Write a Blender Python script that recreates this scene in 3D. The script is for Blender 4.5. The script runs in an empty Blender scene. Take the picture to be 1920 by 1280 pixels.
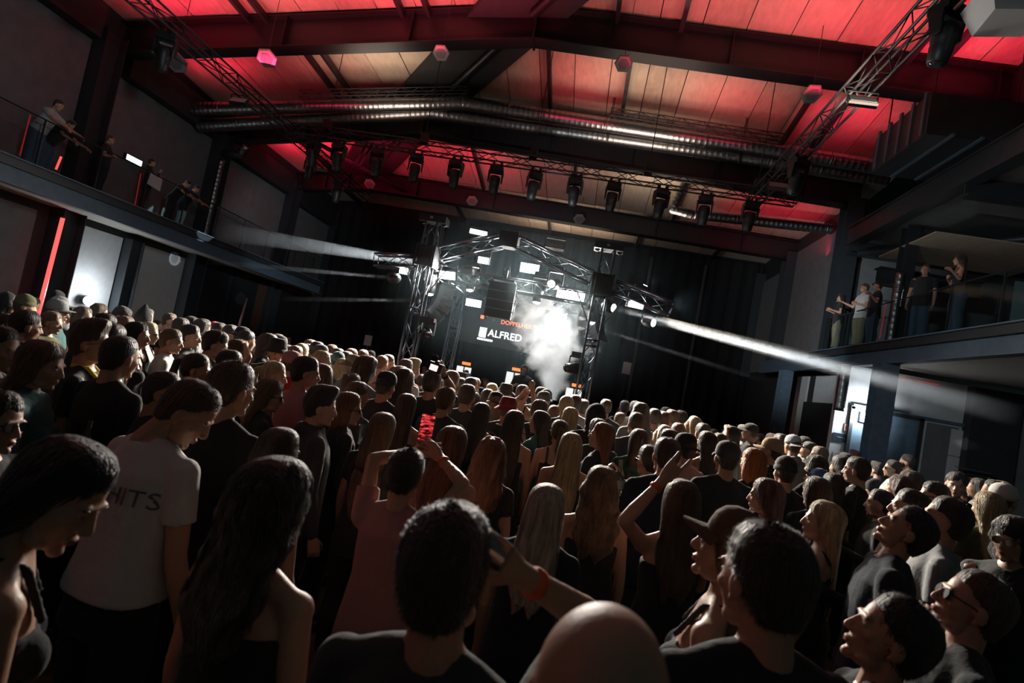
import bpy, math, random
import numpy as np
from mathutils import Vector, Matrix
random.seed(7); RNG = np.random.default_rng(11)
SC = bpy.context.scene; COL = SC.collection; R = math.radians

# ------------------------------------------------------------------ camera (20 mm lens, slightly rolled, about 2 m above the floor)
F_PX = 1050.0; EYE = np.array([0.0, 0.0, 2.05]); ROLL = R(10.8)
PSI = math.atan(138.7 / F_PX); PIT = math.atan(60 / math.hypot(F_PX, 138.7))
FW = np.array([-math.sin(PSI) * math.cos(PIT), math.cos(PSI) * math.cos(PIT), math.sin(PIT)])
_r0 = np.array([math.cos(PSI), math.sin(PSI), 0.0]); _u0 = np.cross(_r0, FW)
RT = math.cos(ROLL) * _r0 + math.sin(ROLL) * _u0
DN = math.sin(ROLL) * _r0 - math.cos(ROLL) * _u0
cam_data = bpy.data.cameras.new('camera'); cam = bpy.data.objects.new('camera', cam_data); COL.objects.link(cam)
cam_data.sensor_width = 36.0; cam_data.lens = F_PX / 1920 * 36.0; cam_data.clip_start = 0.05; cam_data.clip_end = 200
cam.matrix_world = Matrix(((RT[0], -DN[0], -FW[0], EYE[0]), (RT[1], -DN[1], -FW[1], EYE[1]), (RT[2], -DN[2], -FW[2], EYE[2]), (0, 0, 0, 1)))
cam_data.dof.use_dof = True; cam_data.dof.focus_distance = 7.5; cam_data.dof.aperture_fstop = 3.2
SC.camera = cam
# ------------------------------------------------------------------ picture settings
SC.view_settings.view_transform = 'Standard'; SC.view_settings.look = 'None'
SC.view_settings.exposure = 0.0; SC.view_settings.gamma = 1.0; SC.view_settings.use_curve_mapping = False
SC.cycles.use_denoising = True
SC.cycles.max_bounces = 5; SC.cycles.diffuse_bounces = 2; SC.cycles.glossy_bounces = 2
SC.cycles.transmission_bounces = 4; SC.cycles.volume_bounces = 0; SC.cycles.transparent_max_bounces = 12
SC.cycles.caustics_reflective = False; SC.cycles.caustics_refractive = False
SC.cycles.sample_clamp_indirect = 2.0; SC.cycles.sample_clamp_direct = 30.0
SC.cycles.volume_step_rate = 2.0; SC.cycles.volume_max_steps = 96
# ------------------------------------------------------------------ world: dim teal ambient fill, added through the side left open behind the camera
W = bpy.data.worlds.new('world'); SC.world = W; W.use_nodes = True
W.node_tree.nodes['Background'].inputs[0].default_value = (0.50, 0.82, 0.86, 1); W.node_tree.nodes['Background'].inputs[1].default_value = 0.026

def light(name, kind, loc, energy, color=(1, 1, 1), size=0.2, aim=None, size_y=None, spot=None, blend=0.3, spread=None, rx=None):
    d = bpy.data.lights.new(name, kind); d.energy = energy; d.color = color
    if kind == 'AREA':
        d.size = size
        if size_y: d.shape = 'RECTANGLE'; d.size_y = size_y
        if spread: d.spread = R(spread)
    else: d.shadow_soft_size = size
    if kind == 'SPOT': d.spot_size = R(spot); d.spot_blend = blend
    o = bpy.data.objects.new(name, d); COL.objects.link(o); o.location = loc
    if aim is not None: o.rotation_euler = (Vector(aim) - Vector(loc)).to_track_quat('-Z', 'Y').to_euler()
    return o
RED = (1.0, 0.035, 0.10); WARM = (1.0, 0.72, 0.48); COOL = (0.86, 0.95, 1.0)
# red uplights resting on the roof girders and eaves, pale fills added for stage spill on the boards
def up(X, Y, Z, w, col, sx=1.6, sy=.3, aim=(0, 0, 1)): light('roof_uplight_and_fill', 'AREA', (X, Y, Z), w * .84, col, sx, (X + aim[0], Y + aim[1], Z + aim[2]), sy, spread=125)
for X, w in ((-12.0, 50), (-9.0, 60), (-6.0, 60), (-3.5, 45), (1.0, 30), (4.0, 45), (7.0, 60)): up(X, 12.9, 8.7 if X < -8 else 9.5, w, RED, 2.4, .3, (0, -.12, 1))
for X in (-9.5, -5.5): up(X, 12.2, 8.6, 26, (1, .45, .42), 2.4, .5)
for X, w in ((-12.8, 16), (-9.5, 9), (-1.5, 15), (2.5, 16), (6.0, 22)): up(X, 15.6, 9.0 if X < -8 else 9.6, w, RED, 2.0, .3, (0, .3, 1))
for X, w in ((-12.5, 60), (-9.5, 50), (-5.8, 40), (-2.0, 5), (5.5, 14), (7.0, 14)): up(X, 20.6, 8.3, w, RED, 1.8, .3, (0, .6, 1))
for X, Y, Z, w, s in ((3.0, 9.8, 7.5, 70, 2.0), (-7.5, 15.6, 8.4, 42, 1.5), (0.5, 16.0, 8.4, 50, 2.5), (1.5, 20.2, 8.0, 48, 2.5), (-2, 26.2, 7.4, 70, 4)): up(X, Y, Z, w, (1, .76, .60), s, .8)
light('back_red', 'AREA', (-7, -.5, 5.5), 14, (1, .09, .08), 1.2, (-1.5, 4.5, 1.4), 1.2)
light('stage_upwash', 'SPOT', (-1.9, 13.4, 4.8), 520, (.9, .95, 1), .12, (-1.0, 24, 9.2), spot=80, blend=.8)
for X0, X1, Y1, w in ((-3.4, -5.0, 8.0, 1700), (-2.6, -2.6, 7.6, 1700), (-1.6, -.4, 7.4, 1700), (-.6, 1.8, 7.6, 1700), (1.2, 4.6, 9.0, 1000), (-4.4, -8.0, 9.0, 1700)): light('crowd_fill_spot', 'SPOT', (X0, 11.55, 4.1), w * 2.6, (1, .90, .76), .16, (X1, Y1, 1.5), spot=44, blend=.55)  # bodiless spots added to brighten the middle of the crowd
light('wall_wash_right', 'SPOT', (1.6, 12.2, 4.2), 1300, COOL, .1, (7.8, 21.5, 6.2), spot=46, blend=.7)
light('wall_wash_left', 'SPOT', (-4.9, 12.2, 4.2), 900, COOL, .1, (-14.5, 24.5, 6.0), spot=34, blend=.7)
light('house_fill', 'AREA', (-3, 3.5, 9.0), 12, (0.75, 0.9, 1.0), 6, (-3, 9, 2), 3)
light('balcony_fill_left', 'SPOT', (1.5, .5, 4.6), 900, (0.78, 0.92, 1.0), .3, (-13, 12.5, 4.7), spot=42, blend=.7)  # unseen fills, left and right, added to brighten the balcony edges
light('balcony_fill_right', 'SPOT', (-2.5, .5, 4.6), 1100, (0.78, 0.92, 1.0), .3, (9, 13.0, 4.4), spot=38, blend=.7)

# ------------------------------------------------------------------ where a picture point lies on a plane of the hall
def ray(x, y): return (x - 960) * RT + (y - 640) * DN + F_PX * FW
def at_x(x, y, X): d = ray(x, y); return EYE + d * (X / d[0])
def at_y(x, y, Y): d = ray(x, y); return EYE + d * (Y / d[1])
def at_z(x, y, Z): d = ray(x, y); return EYE + d * ((Z - EYE[2]) / d[2])
def at_d(x, y, z): return EYE + ray(x, y) / F_PX * z
# ------------------------------------------------------------------ materials
MATS = {}
def mat(name, col, rough=0.6, metal=0.0, emit=None, es=0.0, bump=0.0, bscale=40.0, var=0.0, vscale=6.0, sheen=0.0, spec=None, stretch=None, aniso=0):
    if name in MATS: return MATS[name]
    m = bpy.data.materials.new(name); m.use_nodes = True; nt = m.node_tree; b = nt.nodes['Principled BSDF']
    b.inputs['Base Color'].default_value = (*col, 1); b.inputs['Roughness'].default_value = rough; b.inputs['Metallic'].default_value = metal
    if sheen: b.inputs['Sheen Weight'].default_value = sheen
    if spec is not None: b.inputs['Specular IOR Level'].default_value = spec
    if emit: b.inputs['Emission Color'].default_value = (*emit, 1); b.inputs['Emission Strength'].default_value = es
    if bump or var:
        tc = nt.nodes.new('ShaderNodeTexCoord'); src = tc.outputs['Object']
        if stretch:
            mp = nt.nodes.new('ShaderNodeMapping'); nt.links.new(src, mp.inputs[0]); mp.inputs['Scale'].default_value = stretch; src = mp.outputs[0]
    if bump:
        n = nt.nodes.new('ShaderNodeTexNoise'); n.inputs['Scale'].default_value = bscale; n.inputs['Detail'].default_value = 4
        bp = nt.nodes.new('ShaderNodeBump'); bp.inputs['Strength'].default_value = bump; bp.inputs['Distance'].default_value = 0.02
        nt.links.new(src, n.inputs['Vector']); nt.links.new(n.outputs[0], bp.inputs['Height']); nt.links.new(bp.outputs[0], b.inputs['Normal'])
    if var:
        n = nt.nodes.new('ShaderNodeTexNoise'); n.inputs['Scale'].default_value = vscale; n.inputs['Detail'].default_value = 5
        cr = nt.nodes.new('ShaderNodeMapRange'); cr.inputs['From Min'].default_value = 0.3; cr.inputs['From Max'].default_value = 0.7
        cr.inputs['To Min'].default_value = 1 - var; cr.inputs['To Max'].default_value = 1 + var
        mx = nt.nodes.new('ShaderNodeMix'); mx.data_type = 'RGBA'; mx.blend_type = 'MULTIPLY'; mx.inputs[0].default_value = 1
        mx.inputs[6].default_value = (*col, 1)
        nt.links.new(src, n.inputs['Vector']); nt.links.new(n.outputs[0], cr.inputs[0]); nt.links.new(cr.outputs[0], mx.inputs[7]); nt.links.new(mx.outputs[2], b.inputs['Base Color'])
    MATS[name] = m; return m
def srgb(*c): return tuple(((v / 255 + 0.055) / 1.055) ** 2.4 if v > 10 else v / 255 / 12.92 for v in c)
# ------------------------------------------------------------------ mesh builder
class MB:
    def __init__(s): s.v = []; s.f = []; s.m = []
    def add(s, vs, fs, mi=0):
        o = len(s.v); s.v += [tuple(map(float, p)) for p in vs]; s.f += [tuple(i + o for i in f) for f in fs]; s.m += [mi] * len(fs); return s
    def box(s, c, d, rot=None, mi=0):
        hx, hy, hz = (x / 2 for x in d); vs = [Vector((x * hx, y * hy, z * hz)) for z in (-1, 1) for y in (-1, 1) for x in (-1, 1)]
        if rot is not None: vs = [rot @ v for v in vs]
        c = Vector(c); vs = [v + c for v in vs]
        return s.add(vs, [(0, 2, 3, 1), (4, 5, 7, 6), (0, 1, 5, 4), (2, 6, 7, 3), (0, 4, 6, 2), (1, 3, 7, 5)], mi)
    def hull(s, bottom, top, mi=0):
        n = len(bottom); return s.add(list(bottom) + list(top), [tuple(range(n))[::-1], tuple(range(n, 2 * n))] + [(i, (i + 1) % n, n + (i + 1) % n, n + i) for i in range(n)], mi)
    def tube(s, pts, r, n=8, mi=0, cap=True):
        pts = [Vector(p) for p in pts]; rs = r if isinstance(r, (list, tuple)) else [r] * len(pts)
        vs = []; prev = None
        for i, p in enumerate(pts):
            d = (pts[min(i + 1, len(pts) - 1)] - pts[max(i - 1, 0)]).normalized()
            if prev is None: u = d.orthogonal().normalized()
            else: u = (prev - d * prev.dot(d)).normalized()
            prev = u; w = d.cross(u)
            vs += [p + (u * math.cos(2 * math.pi * k / n) + w * math.sin(2 * math.pi * k / n)) * rs[i] for k in range(n)]
        fs = [(i * n + k, i * n + (k + 1) % n, (i + 1) * n + (k + 1) % n, (i + 1) * n + k) for i in range(len(pts) - 1) for k in range(n)]
        if cap: fs += [tuple(range(n))[::-1], tuple((len(pts) - 1) * n + k for k in range(n))]
        return s.add(vs, fs, mi)
    def lathe(s, prof, n=20, M=None, mi=0, cap=True):
        vs = [Vector((r * math.cos(2 * math.pi * k / n), r * math.sin(2 * math.pi * k / n), z)) for r, z in prof for k in range(n)]
        if M is not None: vs = [M @ v for v in vs]
        fs = [(i * n + k, i * n + (k + 1) % n, (i + 1) * n + (k + 1) % n, (i + 1) * n + k) for i in range(len(prof) - 1) for k in range(n)]
        if cap: fs += [tuple(range(n))[::-1], tuple((len(prof) - 1) * n + k for k in range(n))]
        return s.add(vs, fs, mi)
    def ball(s, c, r, nu=12, nv=8, rot=None, mi=0):
        rx, ry, rz = r if isinstance(r, (tuple, list)) else (r, r, r); vs = []
        for j in range(nv + 1):
            t = math.pi * j / nv
            for k in range(nu):
                a = 2 * math.pi * k / nu; v = Vector((rx * math.sin(t) * math.cos(a), ry * math.sin(t) * math.sin(a), rz * math.cos(t)))
                if rot is not None: v = rot @ v
                vs.append(v + Vector(c))
        return s.add(vs, [(j * nu + k, (j + 1) * nu + k, (j + 1) * nu + (k + 1) % nu, j * nu + (k + 1) % nu) for j in range(nv) for k in range(nu)], mi)
    def build(s, name, mats, parent=None, smooth=False, loc=None, rot=None):
        me = bpy.data.meshes.new(name); me.from_pydata(s.v, [], s.f)
        if not isinstance(mats, (list, tuple)): mats = [mats]
        for m in mats: me.materials.append(m)
        if len(mats) > 1: me.polygons.foreach_set('material_index', s.m)
        if smooth: me.polygons.foreach_set('use_smooth', [True] * len(me.polygons))
        me.update(); return link(name, me, parent, loc, rot)
def link(name, me, parent=None, loc=None, rot=None, M=None):
    o = bpy.data.objects.new(name, me); COL.objects.link(o)
    if parent is not None: o.parent = parent
    if M is not None: o.matrix_local = M
    if loc is not None: o.location = loc
    if rot is not None: o.rotation_euler = rot
    return o
def tag(o, label=None, cat=None, group=None, kind=None):
    if label: o['label'] = label
    if cat: o['category'] = cat
    if group: o['group'] = group
    if kind: o['kind'] = kind
    return o
def thing(name, label, cat, loc=(0, 0, 0), rotz=0, group=None):
    o = bpy.data.objects.new(name, None); COL.objects.link(o); o.location = loc; o.rotation_euler = (0, 0, rotz); o.empty_display_size = 0.1
    return tag(o, label, cat, group)
def struct(name, mb, m, parent=None, label=None, smooth=False):
    o = mb.build(name, m, parent, smooth)
    if parent is None: o['kind'] = 'structure'
    if label: o['label'] = label
    return o
def frame(p0, p1, up=(0, 0, 1)):            # matrix whose local Z runs from p0 to p1
    p0, p1 = Vector(p0), Vector(p1); z = (p1 - p0).normalized(); up = Vector(up)
    if abs(z.dot(up)) > 0.98: up = Vector((0, 1, 0))
    x = up.cross(z).normalized(); y = z.cross(x)
    return Matrix(((x.x, y.x, z.x, p0.x), (x.y, y.y, z.y, p0.y), (x.z, y.z, z.z, p0.z), (0, 0, 0, 1)))
# ------------------------------------------------------------------ lattice truss: every chord and every diagonal is its own part
_unit = {}
def bar_mesh(r, m, n=8):
    k = (round(r, 4), m.name, n)
    if k not in _unit:
        b = MB().tube([(0, 0, 0), (0, 0, 1)], r, n); me = bpy.data.meshes.new('bar'); me.from_pydata(b.v, [], b.f); me.materials.append(m)
        me.polygons.foreach_set('use_smooth', [len(p.vertices) == 4 for p in me.polygons]); _unit[k] = me
    return _unit[k]
def bar(name, p0, p1, r, m, parent, n=8):
    p0, p1 = Vector(p0), Vector(p1); M = frame(p0, p1); o = link(name, bar_mesh(r, m, n), parent); L = (p1 - p0).length
    o.matrix_local = M @ Matrix.Diagonal((1, 1, L, 1)); return o
def truss(root, p0, p1, w, m, bay=0.5, r=0.024, rb=0.010, tri=False, up=(0, 0, 1), h=None, merged=False, solid=False):
    M = frame(p0, p1, up); L = (Vector(p1) - Vector(p0)).length; h = h or w
    c = [(-w / 2, -h / 2), (w / 2, -h / 2), (0, h / 2)] if tri else [(-w / 2, -h / 2), (w / 2, -h / 2), (w / 2, h / 2), (-w / 2, h / 2)]
    P = lambda i, t: M @ Vector((c[i % len(c)][0], c[i % len(c)][1], t))
    nb = max(1, round(L / bay)); mb = MB(); segs = []
    for i in range(len(c)):
        for k in range(nb):
            a, b = (i, i + 1) if (k + i) % 2 == 0 else (i + 1, i)
            segs.append((P(a, L * k / nb), P(b, L * (k + 1) / nb)))
        segs += [(P(i, 0), P(i + 1, 0)), (P(i, L), P(i + 1, L))]
    if merged:
        for i in range(len(c)): mb.tube([P(i, 0), P(i, L)], r, 6)
        o = mb.build('chords', m, root); o.name = 'chord'
        mb = MB()
        for a, b in segs: mb.tube([a, b], rb, 4, cap=False)
        o = mb.build('lacing', m, root); o['kind'] = 'stuff'
    else:
        for i in range(len(c)): bar('chord', P(i, 0), P(i, L), r, m, root)
        for a, b in segs: bar('brace', a, b, rb, m, root, 6)
    return M
# ================================================================== THE HALL
M_wall = mat('wall plaster grey', (0.15, 0.16, 0.165), 0.85, bump=0.25, bscale=30, var=0.12, vscale=3)
M_white = mat('wall plaster white', (0.55, 0.56, 0.57), 0.8, bump=0.1, bscale=30, var=0.05)
M_soffit = mat('soffit plaster', (0.42, 0.40, 0.36), 0.85, var=0.06)
M_ceil = mat('wood wool board', (0.52, 0.43, 0.33), 0.9, bump=0.5, bscale=60, var=0.10, vscale=9, stretch=(1, 0.25, 1))
M_ceil2 = mat('wood wool board darker', (0.46, 0.37, 0.28), 0.9, bump=0.5, bscale=60, var=0.12, vscale=9, stretch=(1, 0.25, 1))
M_steel = mat('dark painted steel', (0.030, 0.036, 0.042), 0.42, 0.0, bump=0.05, bscale=80, var=0.1)
M_steelblue = mat('blue grey painted steel', (0.085, 0.13, 0.175), 0.5, 0.0, bump=0.05, bscale=60, var=0.12)
M_beam = mat('oxide dark steel', (0.014, 0.014, 0.016), 0.45, 0.0, bump=0.06, bscale=50, var=0.15)
M_black = mat('black molton', (0.012, 0.013, 0.015), 0.95, bump=0.3, bscale=6, stretch=(3, 3, 0.15))
M_darkwall = mat('dark wall paint', (0.022, 0.024, 0.027), 0.8, var=0.15)
M_floor = mat('oak parquet', (0.16, 0.10, 0.05), 0.45, var=0.3, vscale=5, stretch=(1, 8, 1))
M_galv = mat('galvanised spiral duct', (0.30, 0.31, 0.32), 0.36, 1.0, bump=0.05, bscale=90, var=0.08)
M_ledred = mat('red led tube', (0.3, 0.02, 0.02), 0.4, emit=(1.0, 0.10, 0.09), es=1.6)
M_glass = bpy.data.materials.new('clear glass'); M_glass.use_nodes = True
_nt = M_glass.node_tree; _nt.nodes.clear(); _o = _nt.nodes.new('ShaderNodeOutputMaterial'); _t = _nt.nodes.new('ShaderNodeBsdfTransparent'); _g = _nt.nodes.new('ShaderNodeBsdfGlossy'); _m = _nt.nodes.new('ShaderNodeMixShader')
_t.inputs[0].default_value = (0.86, 0.9, 0.9, 1); _g.inputs['Roughness'].default_value = 0.08; _m.inputs[0].default_value = 0.05
_nt.links.new(_t.outputs[0], _m.inputs[1]); _nt.links.new(_g.outputs[0], _m.inputs[2]); _nt.links.new(_m.outputs[0], _o.inputs[0])

XL, XR, YB = -14.5, 7.8, 28.2
# floor of parquet boards (those near enough to tell apart are real boards)
struct('floor', MB().box((-3, 15, -0.05), (30, 40, 0.1)), M_floor, label='oak parquet floor between the dancers')
flo = bpy.data.objects['floor']
pb = MB().box((0, 0, 0.008), (0.19, 2.3, 0.016)).build('board', M_floor, flo); k = 0
for i in range(30):
    for j in range(5):
        o = pb if k == 0 else link('board', pb.data, flo)
        o.location = (4.2 + i * 0.2, 8.2 + j * 2.32 + (i % 3) * 0.7 - 0.7, 0); k += 1

# roof: the ridge runs diagonally across the hall, the girders follow it
def rp(Y):     # (left eave Z), (ridge X, Z), (right eave Z) of the girder undersides at depth Y
    ys = [4.0, 13.9, 18.9, 24.0, 29.0]
    return (np.interp(Y, ys, [9.4, 8.87, 8.52, 8.48, 8.45]), np.interp(Y, ys, [5.6, -2.75, -7.05, -10.9, -13.6]),
            np.interp(Y, ys, [12.1, 10.61, 9.80, 9.04, 8.52]), np.interp(Y, ys, [11.6, 10.2, 9.36, 8.78, 8.6]))
def roof(X, Y):
    zl, xa, za, zr = rp(Y); return float(np.interp(X, [XL, xa, 8.0, 14], [zl, za, zr, zr - 0.1])) + 1.0
ceiling = struct('ceiling', MB().hull([(XL - .3, 3, roof(XL, 3) + .35), (13, 3, roof(8, 3) + .9), (13, 29, roof(8, 29) + .9), (XL - .3, 29, roof(XL, 29) + .35)],
                                      [(XL - .3, 3, 13.6), (13, 3, 13.6), (13, 29, 13.0), (XL - .3, 29, 13.0)]), M_darkwall, label='dark roof deck above the boards')
ys = [6.5, 13.9, 18.9, 24.0, 28.2]
for b in range(4):
    y0, y1 = ys[b] + 0.02, ys[b + 1] - 0.02; x = XL; i = 0
    while x < 8.6:
        xw = min(1.06, 8.6 - x); nx, ny = 3, 6; V = []; Fc = []
        for s_ in (0, 1):
            for a in range(nx):
                for c in range(ny):
                    X = x + 0.012 + (xw - 0.024) * a / (nx - 1); Y = y0 + (y1 - y0) * c / (ny - 1)
                    V.append((X, Y, roof(X, Y) + s_ * 0.05 + (i % 3) * 0.006))
        g = lambda s_, a, c: s_ * nx * ny + a * ny + c
        for a in range(nx - 1):
            for c in range(ny - 1):
                Fc += [(g(0, a, c), g(0, a, c + 1), g(0, a + 1, c + 1), g(0, a + 1, c)), (g(1, a, c), g(1, a + 1, c), g(1, a + 1, c + 1), g(1, a, c + 1))]
        for c in range(ny - 1): Fc += [(g(0, 0, c), g(1, 0, c), g(1, 0, c + 1), g(0, 0, c + 1)), (g(0, nx - 1, c), g(0, nx - 1, c + 1), g(1, nx - 1, c + 1), g(1, nx - 1, c))]
        MB().add(V, Fc).build('board', M_ceil if (i * 7 + b) % 3 else M_ceil2, ceiling); x += 1.06; i += 1
# dark cladding along the ridge
V = []
for Y in np.linspace(6.5, 24.0, 12):
    xa = rp(Y)[1]; w0, w1 = (-1.9, 0.75)
    for dx in (w0, w1): X = xa + dx; V.append((X, Y, roof(xa if abs(dx) < .1 else X, Y) - 0.06))
for p in list(V): V.append((p[0], p[1], p[2] - 0.16))
n = 12; Fc = []
for i in range(n - 1):
    a = 2 * i; o = 2 * n
    Fc += [(a, a + 1, a + 3, a + 2), (a + o, a + 2 + o, a + 3 + o, a + 1 + o), (a, a + 2, a + 2 + o, a + o), (a + 1, a + 1 + o, a + 3 + o, a + 3)]
struct('trim_1', MB().add(V, Fc), M_darkwall, label='dark band of cladding under the diagonal ridge')
def ibeam(mb, a, b, depth, fl, tf=0.03, tw=0.03):
    """box girder outline of an I profile from a to b (underside points), flanges horizontal across Y"""
    a, b = Vector(a), Vector(b)
    def slab(z0, z1, w): mb.hull([a + Vector((0, -w / 2, z0)), b + Vector((0, -w / 2, z0)), b + Vector((0, w / 2, z0)), a + Vector((0, w / 2, z0))],
                                 [a + Vector((0, -w / 2, z1)), b + Vector((0, -w / 2, z1)), b + Vector((0, w / 2, z1)), a + Vector((0, w / 2, z1))])
    slab(0, tf, fl); slab(depth - tf, depth, fl); slab(tf, depth - tf, tw)
for bi, Y in enumerate((13.9, 18.9, 24.0)):
    zl, xa, za, zr = rp(Y); d = (0.92, 0.85, 0.80)[bi]; fl = 0.46
    root = thing('roof_girder', ('nearest wide steel roof girder spanning the hall above the left truss', 'second steel roof girder behind the shiny air ducts', 'far steel roof girder beyond the row of hanging spotlights')[bi], 'girder', (xa, Y, za), 0)
    for side in (0, 1):
        m_ = MB(); P0, P1 = ((XL, Y, zl), (xa, Y, za)) if side == 0 else ((xa, Y, za), (13.2 if bi == 0 else XR, Y, zr if bi else zr - 0.06))
        P0 = Vector(P0) - Vector((xa, Y, za)); P1 = Vector(P1) - Vector((xa, Y, za)); ibeam(m_, P0, P1, d, fl)
        m_.build('rafter', M_beam, root)
        for t in np.arange(0.12, 1, 0.19 if side else 0.3):
            c = P0.lerp(P1, t); MB().box(c + Vector((0, 0, d / 2)), (0.02, fl - 0.04, d - 0.06)).build('stiffener', M_beam, root)
    MB().box((0, 0, d / 2), (0.05, fl + 0.05, d + 0.12)).build('splice_plate', M_beam, root)
    bo = MB()
    for zz in np.arange(0.08, d, 0.12):
        for sy in (-1, 1): bo.ball((-0.05, sy * 0.14, zz), 0.02, 6, 4)
    o = bo.build('bolts', M_beam, root); o['kind'] = 'stuff'; o.name = 'bolt_row'
# light purlins between the girders, in pairs
def purlin(x0, y0, x1, y1, w=0.11, h=0.18, drop=0.16, label=None):
    z0, z1 = roof(x0, y0) - drop, roof(x1, y1) - drop
    o = MB().hull([(x0 - w / 2, y0, z0 - h), (x0 + w / 2, y0, z0 - h), (x1 + w / 2, y1, z1 - h), (x1 - w / 2, y1, z1 - h)],
                  [(x0 - w / 2, y0, z0), (x0 + w / 2, y0, z0), (x1 + w / 2, y1, z1), (x1 - w / 2, y1, z1)]).build('purlin', M_beam)
    o['kind'] = 'structure'; return o
for x in (-10.6, -10.1, -6.3, -5.6, -0.7, 0.9, 6.2, 6.9): purlin(x, 7, x, 13.7)
for x in (-9.7, -9.2, -2.5, -0.2, 4.7, 5.6): purlin(x, 14.2, x, 18.6)
for x in (-12.6, -5.6, -1.6, 2.6): purlin(x, 19.2, x, 23.7)
for x in (-13.0, -7.3, -2.8, 1.5, 5.2): purlin(x, 24.3, x, 28.0)
for y0, y1 in ((6.6, 13.6), (14.2, 18.6), (19.2, 23.7)):     # square tube running under the ridge
    x0, x1 = rp(y0)[1] - 0.35, rp(y1)[1] - 0.35; bar('ridge_strut', (x0, y0, roof(x0, y0) - 0.42), (x1, y1, roof(x1, y1) - 0.42), 0.13, M_beam, None, 4)['kind'] = 'structure'
# wind bracing near the far left of the roof
g = thing('wind_bracing', 'crossed steel wind bracing rods under the red far left ceiling', 'brace', (-10.6, 21.4, 9.2))
for s_ in (-1, 1):
    for k in (0, 1): bar('rod', (s_ * 1.4 + k * .22, -2.2, 0.2), (-s_ * 1.4 + k * .22, 2.2, -0.1), 0.05, M_beam, g, 6)
MB().lathe([(0.05, -0.05), (0.2, -0.05), (0.2, 0.05), (0.05, 0.05)], 16, Matrix.Translation((0.1, 0, 0.05))).build('gusset', M_beam, g)

# ---- walls
struct('wall_left', MB().box((XL - 0.1, 15, 5.0), (0.2, 27, 10.6)), M_darkwall)
struct('wall_back', MB().box((-3, YB + 0.1, 5.2), (24, 0.2, 10.4)), M_black)
struct('wall_right', MB().box((XR + 0.1, 23.6, 4.8), (0.2, 9.6, 9.8)), M_darkwall)
wl = bpy.data.objects['wall_left']; wr = bpy.data.objects['wall_right']
def panel(x, y0, y1, z0, z1, parent, m=M_wall, side=1, joints=True):
    MB().box((x + side * 0.03, (y0 + y1) / 2, (z0 + z1) / 2), (0.05, y1 - y0, z1 - z0)).build('panel', m, parent)
for y0, y1, z1 in ((4.5, 7.4, 8.9), (7.42, 10.3, 8.9), (10.32, 12.95, 8.75), (13.75, 15.9, 8.3), (15.92, 18.1, 8.3), (18.75, 21.0, 8.05), (21.02, 23.3, 8.05), (23.95, 26.0, 7.9), (26.02, 28.0, 7.9)):
    panel(XL, y0, y1, 4.2, z1, wl)
for y0, y1 in ((5.0, 8.5), (8.52, 12.6), (14.0, 15.35), (16.0, 18.2)): panel(XL, y0, y1, 0.1, 3.9, wl, M_white if y0 > 13 else M_wall)
for y0, y1, z0, z1 in ((19.4, 23.7, 4.2, 9.1), (24.4, 27.9, 4.2, 8.6), (17.0, 20.0, 3.0, 3.9), (20.6, 21.6, 0.1, 3.9)): panel(XR - 0.06, y0, y1, z0, z1, wr, M_wall if z1 > 5 else M_white)
# steel portal columns standing against the walls
def column(x, y, z0, z1, w=0.62, d=0.42, m=None, label=None):
    mb = MB(); ix = w; t = 0.03
    for s_ in (-1, 1): mb.box((0, s_ * (ix / 2 - t / 2), (z0 + z1) / 2), (d, t, z1 - z0))
    mb.box((0, 0, (z0 + z1) / 2), (t, ix - 2 * t, z1 - z0))
    o = mb.build('column', m or M_steel, None, loc=(x, y, 0)); tag(o, label, None, None, 'structure'); return o
for i, (y, z) in enumerate(((13.3, 9.2), (18.42, 8.8), (23.6, 8.75), (28.1, 8.7))): column(XL + 0.2, y, 0, z, 0.66, 0.5)
column(XL + 0.2, 15.65, 0, 3.92, 0.5, 0.3, M_steel)
for y, z in ((18.9, 9.6), (24.0, 9.1), (28.0, 9.0)): column(XR - 0.2, y, 4.0, z, 0.6, 0.5)
# black eave boxes above the wall panels
for y0, y1, z in ((6, 12.9, 8.8), (14.0, 17.9, 8.35), (18.9, 23.2, 8.1), (24.1, 27.9, 7.95)):
    MB().box((XL + 0.18, (y0 + y1) / 2, z + 0.45), (0.36, y1 - y0, 0.9)).build('trim', M_darkwall)['kind'] = 'structure'
# dark doorway and drapes under the end of the left balcony
for i, (y0, y1) in enumerate(((18.9, 20.6), (21.0, 22.6), (24.2, 26.2))):
    MB().box((XL + 0.08, (y0 + y1) / 2, 1.95), (0.1, y1 - y0, 3.9)).build('door_%d' % (i + 4), M_black)['kind'] = 'structure'
MB().box((XL + 0.09, 23.0, 1.95), (0.1, 0.7, 3.9)).build('trim_7', mat('brown door lining', (0.10, 0.05, 0.035), .7))['kind'] = 'structure'
# drape folds hanging on the back wall
wb = bpy.data.objects['wall_back']; V = []; Fc = []; nx = 240
for i in range(nx + 1):
    X = -14.3 + 22 * i / nx; Y = YB - 0.22 + 0.09 * math.sin(i * 0.9) + 0.04 * math.sin(i * 2.3)
    V += [(X, Y, 0.02), (X, Y - 0.02, 9.15 + 0.3 * (X + 14) / 22)]
for i in range(nx): Fc.append((2 * i, 2 * i + 2, 2 * i + 3, 2 * i + 1))
for i in range(nx): pass
tag(MB().add(V, Fc).build('stage_curtain', M_black, None, True), 'black curtain in folds covering the whole back wall', 'curtain')
for x in (-8.3, -6.2, 2.4, 5.0): bar('wall_mullion', (x, YB - .4, 0), (x, YB - .4, 9.0), 0.09, mat('faint grey pipe', (0.05, .05, .055), .5), None, 8)['kind'] = 'structure'

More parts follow.
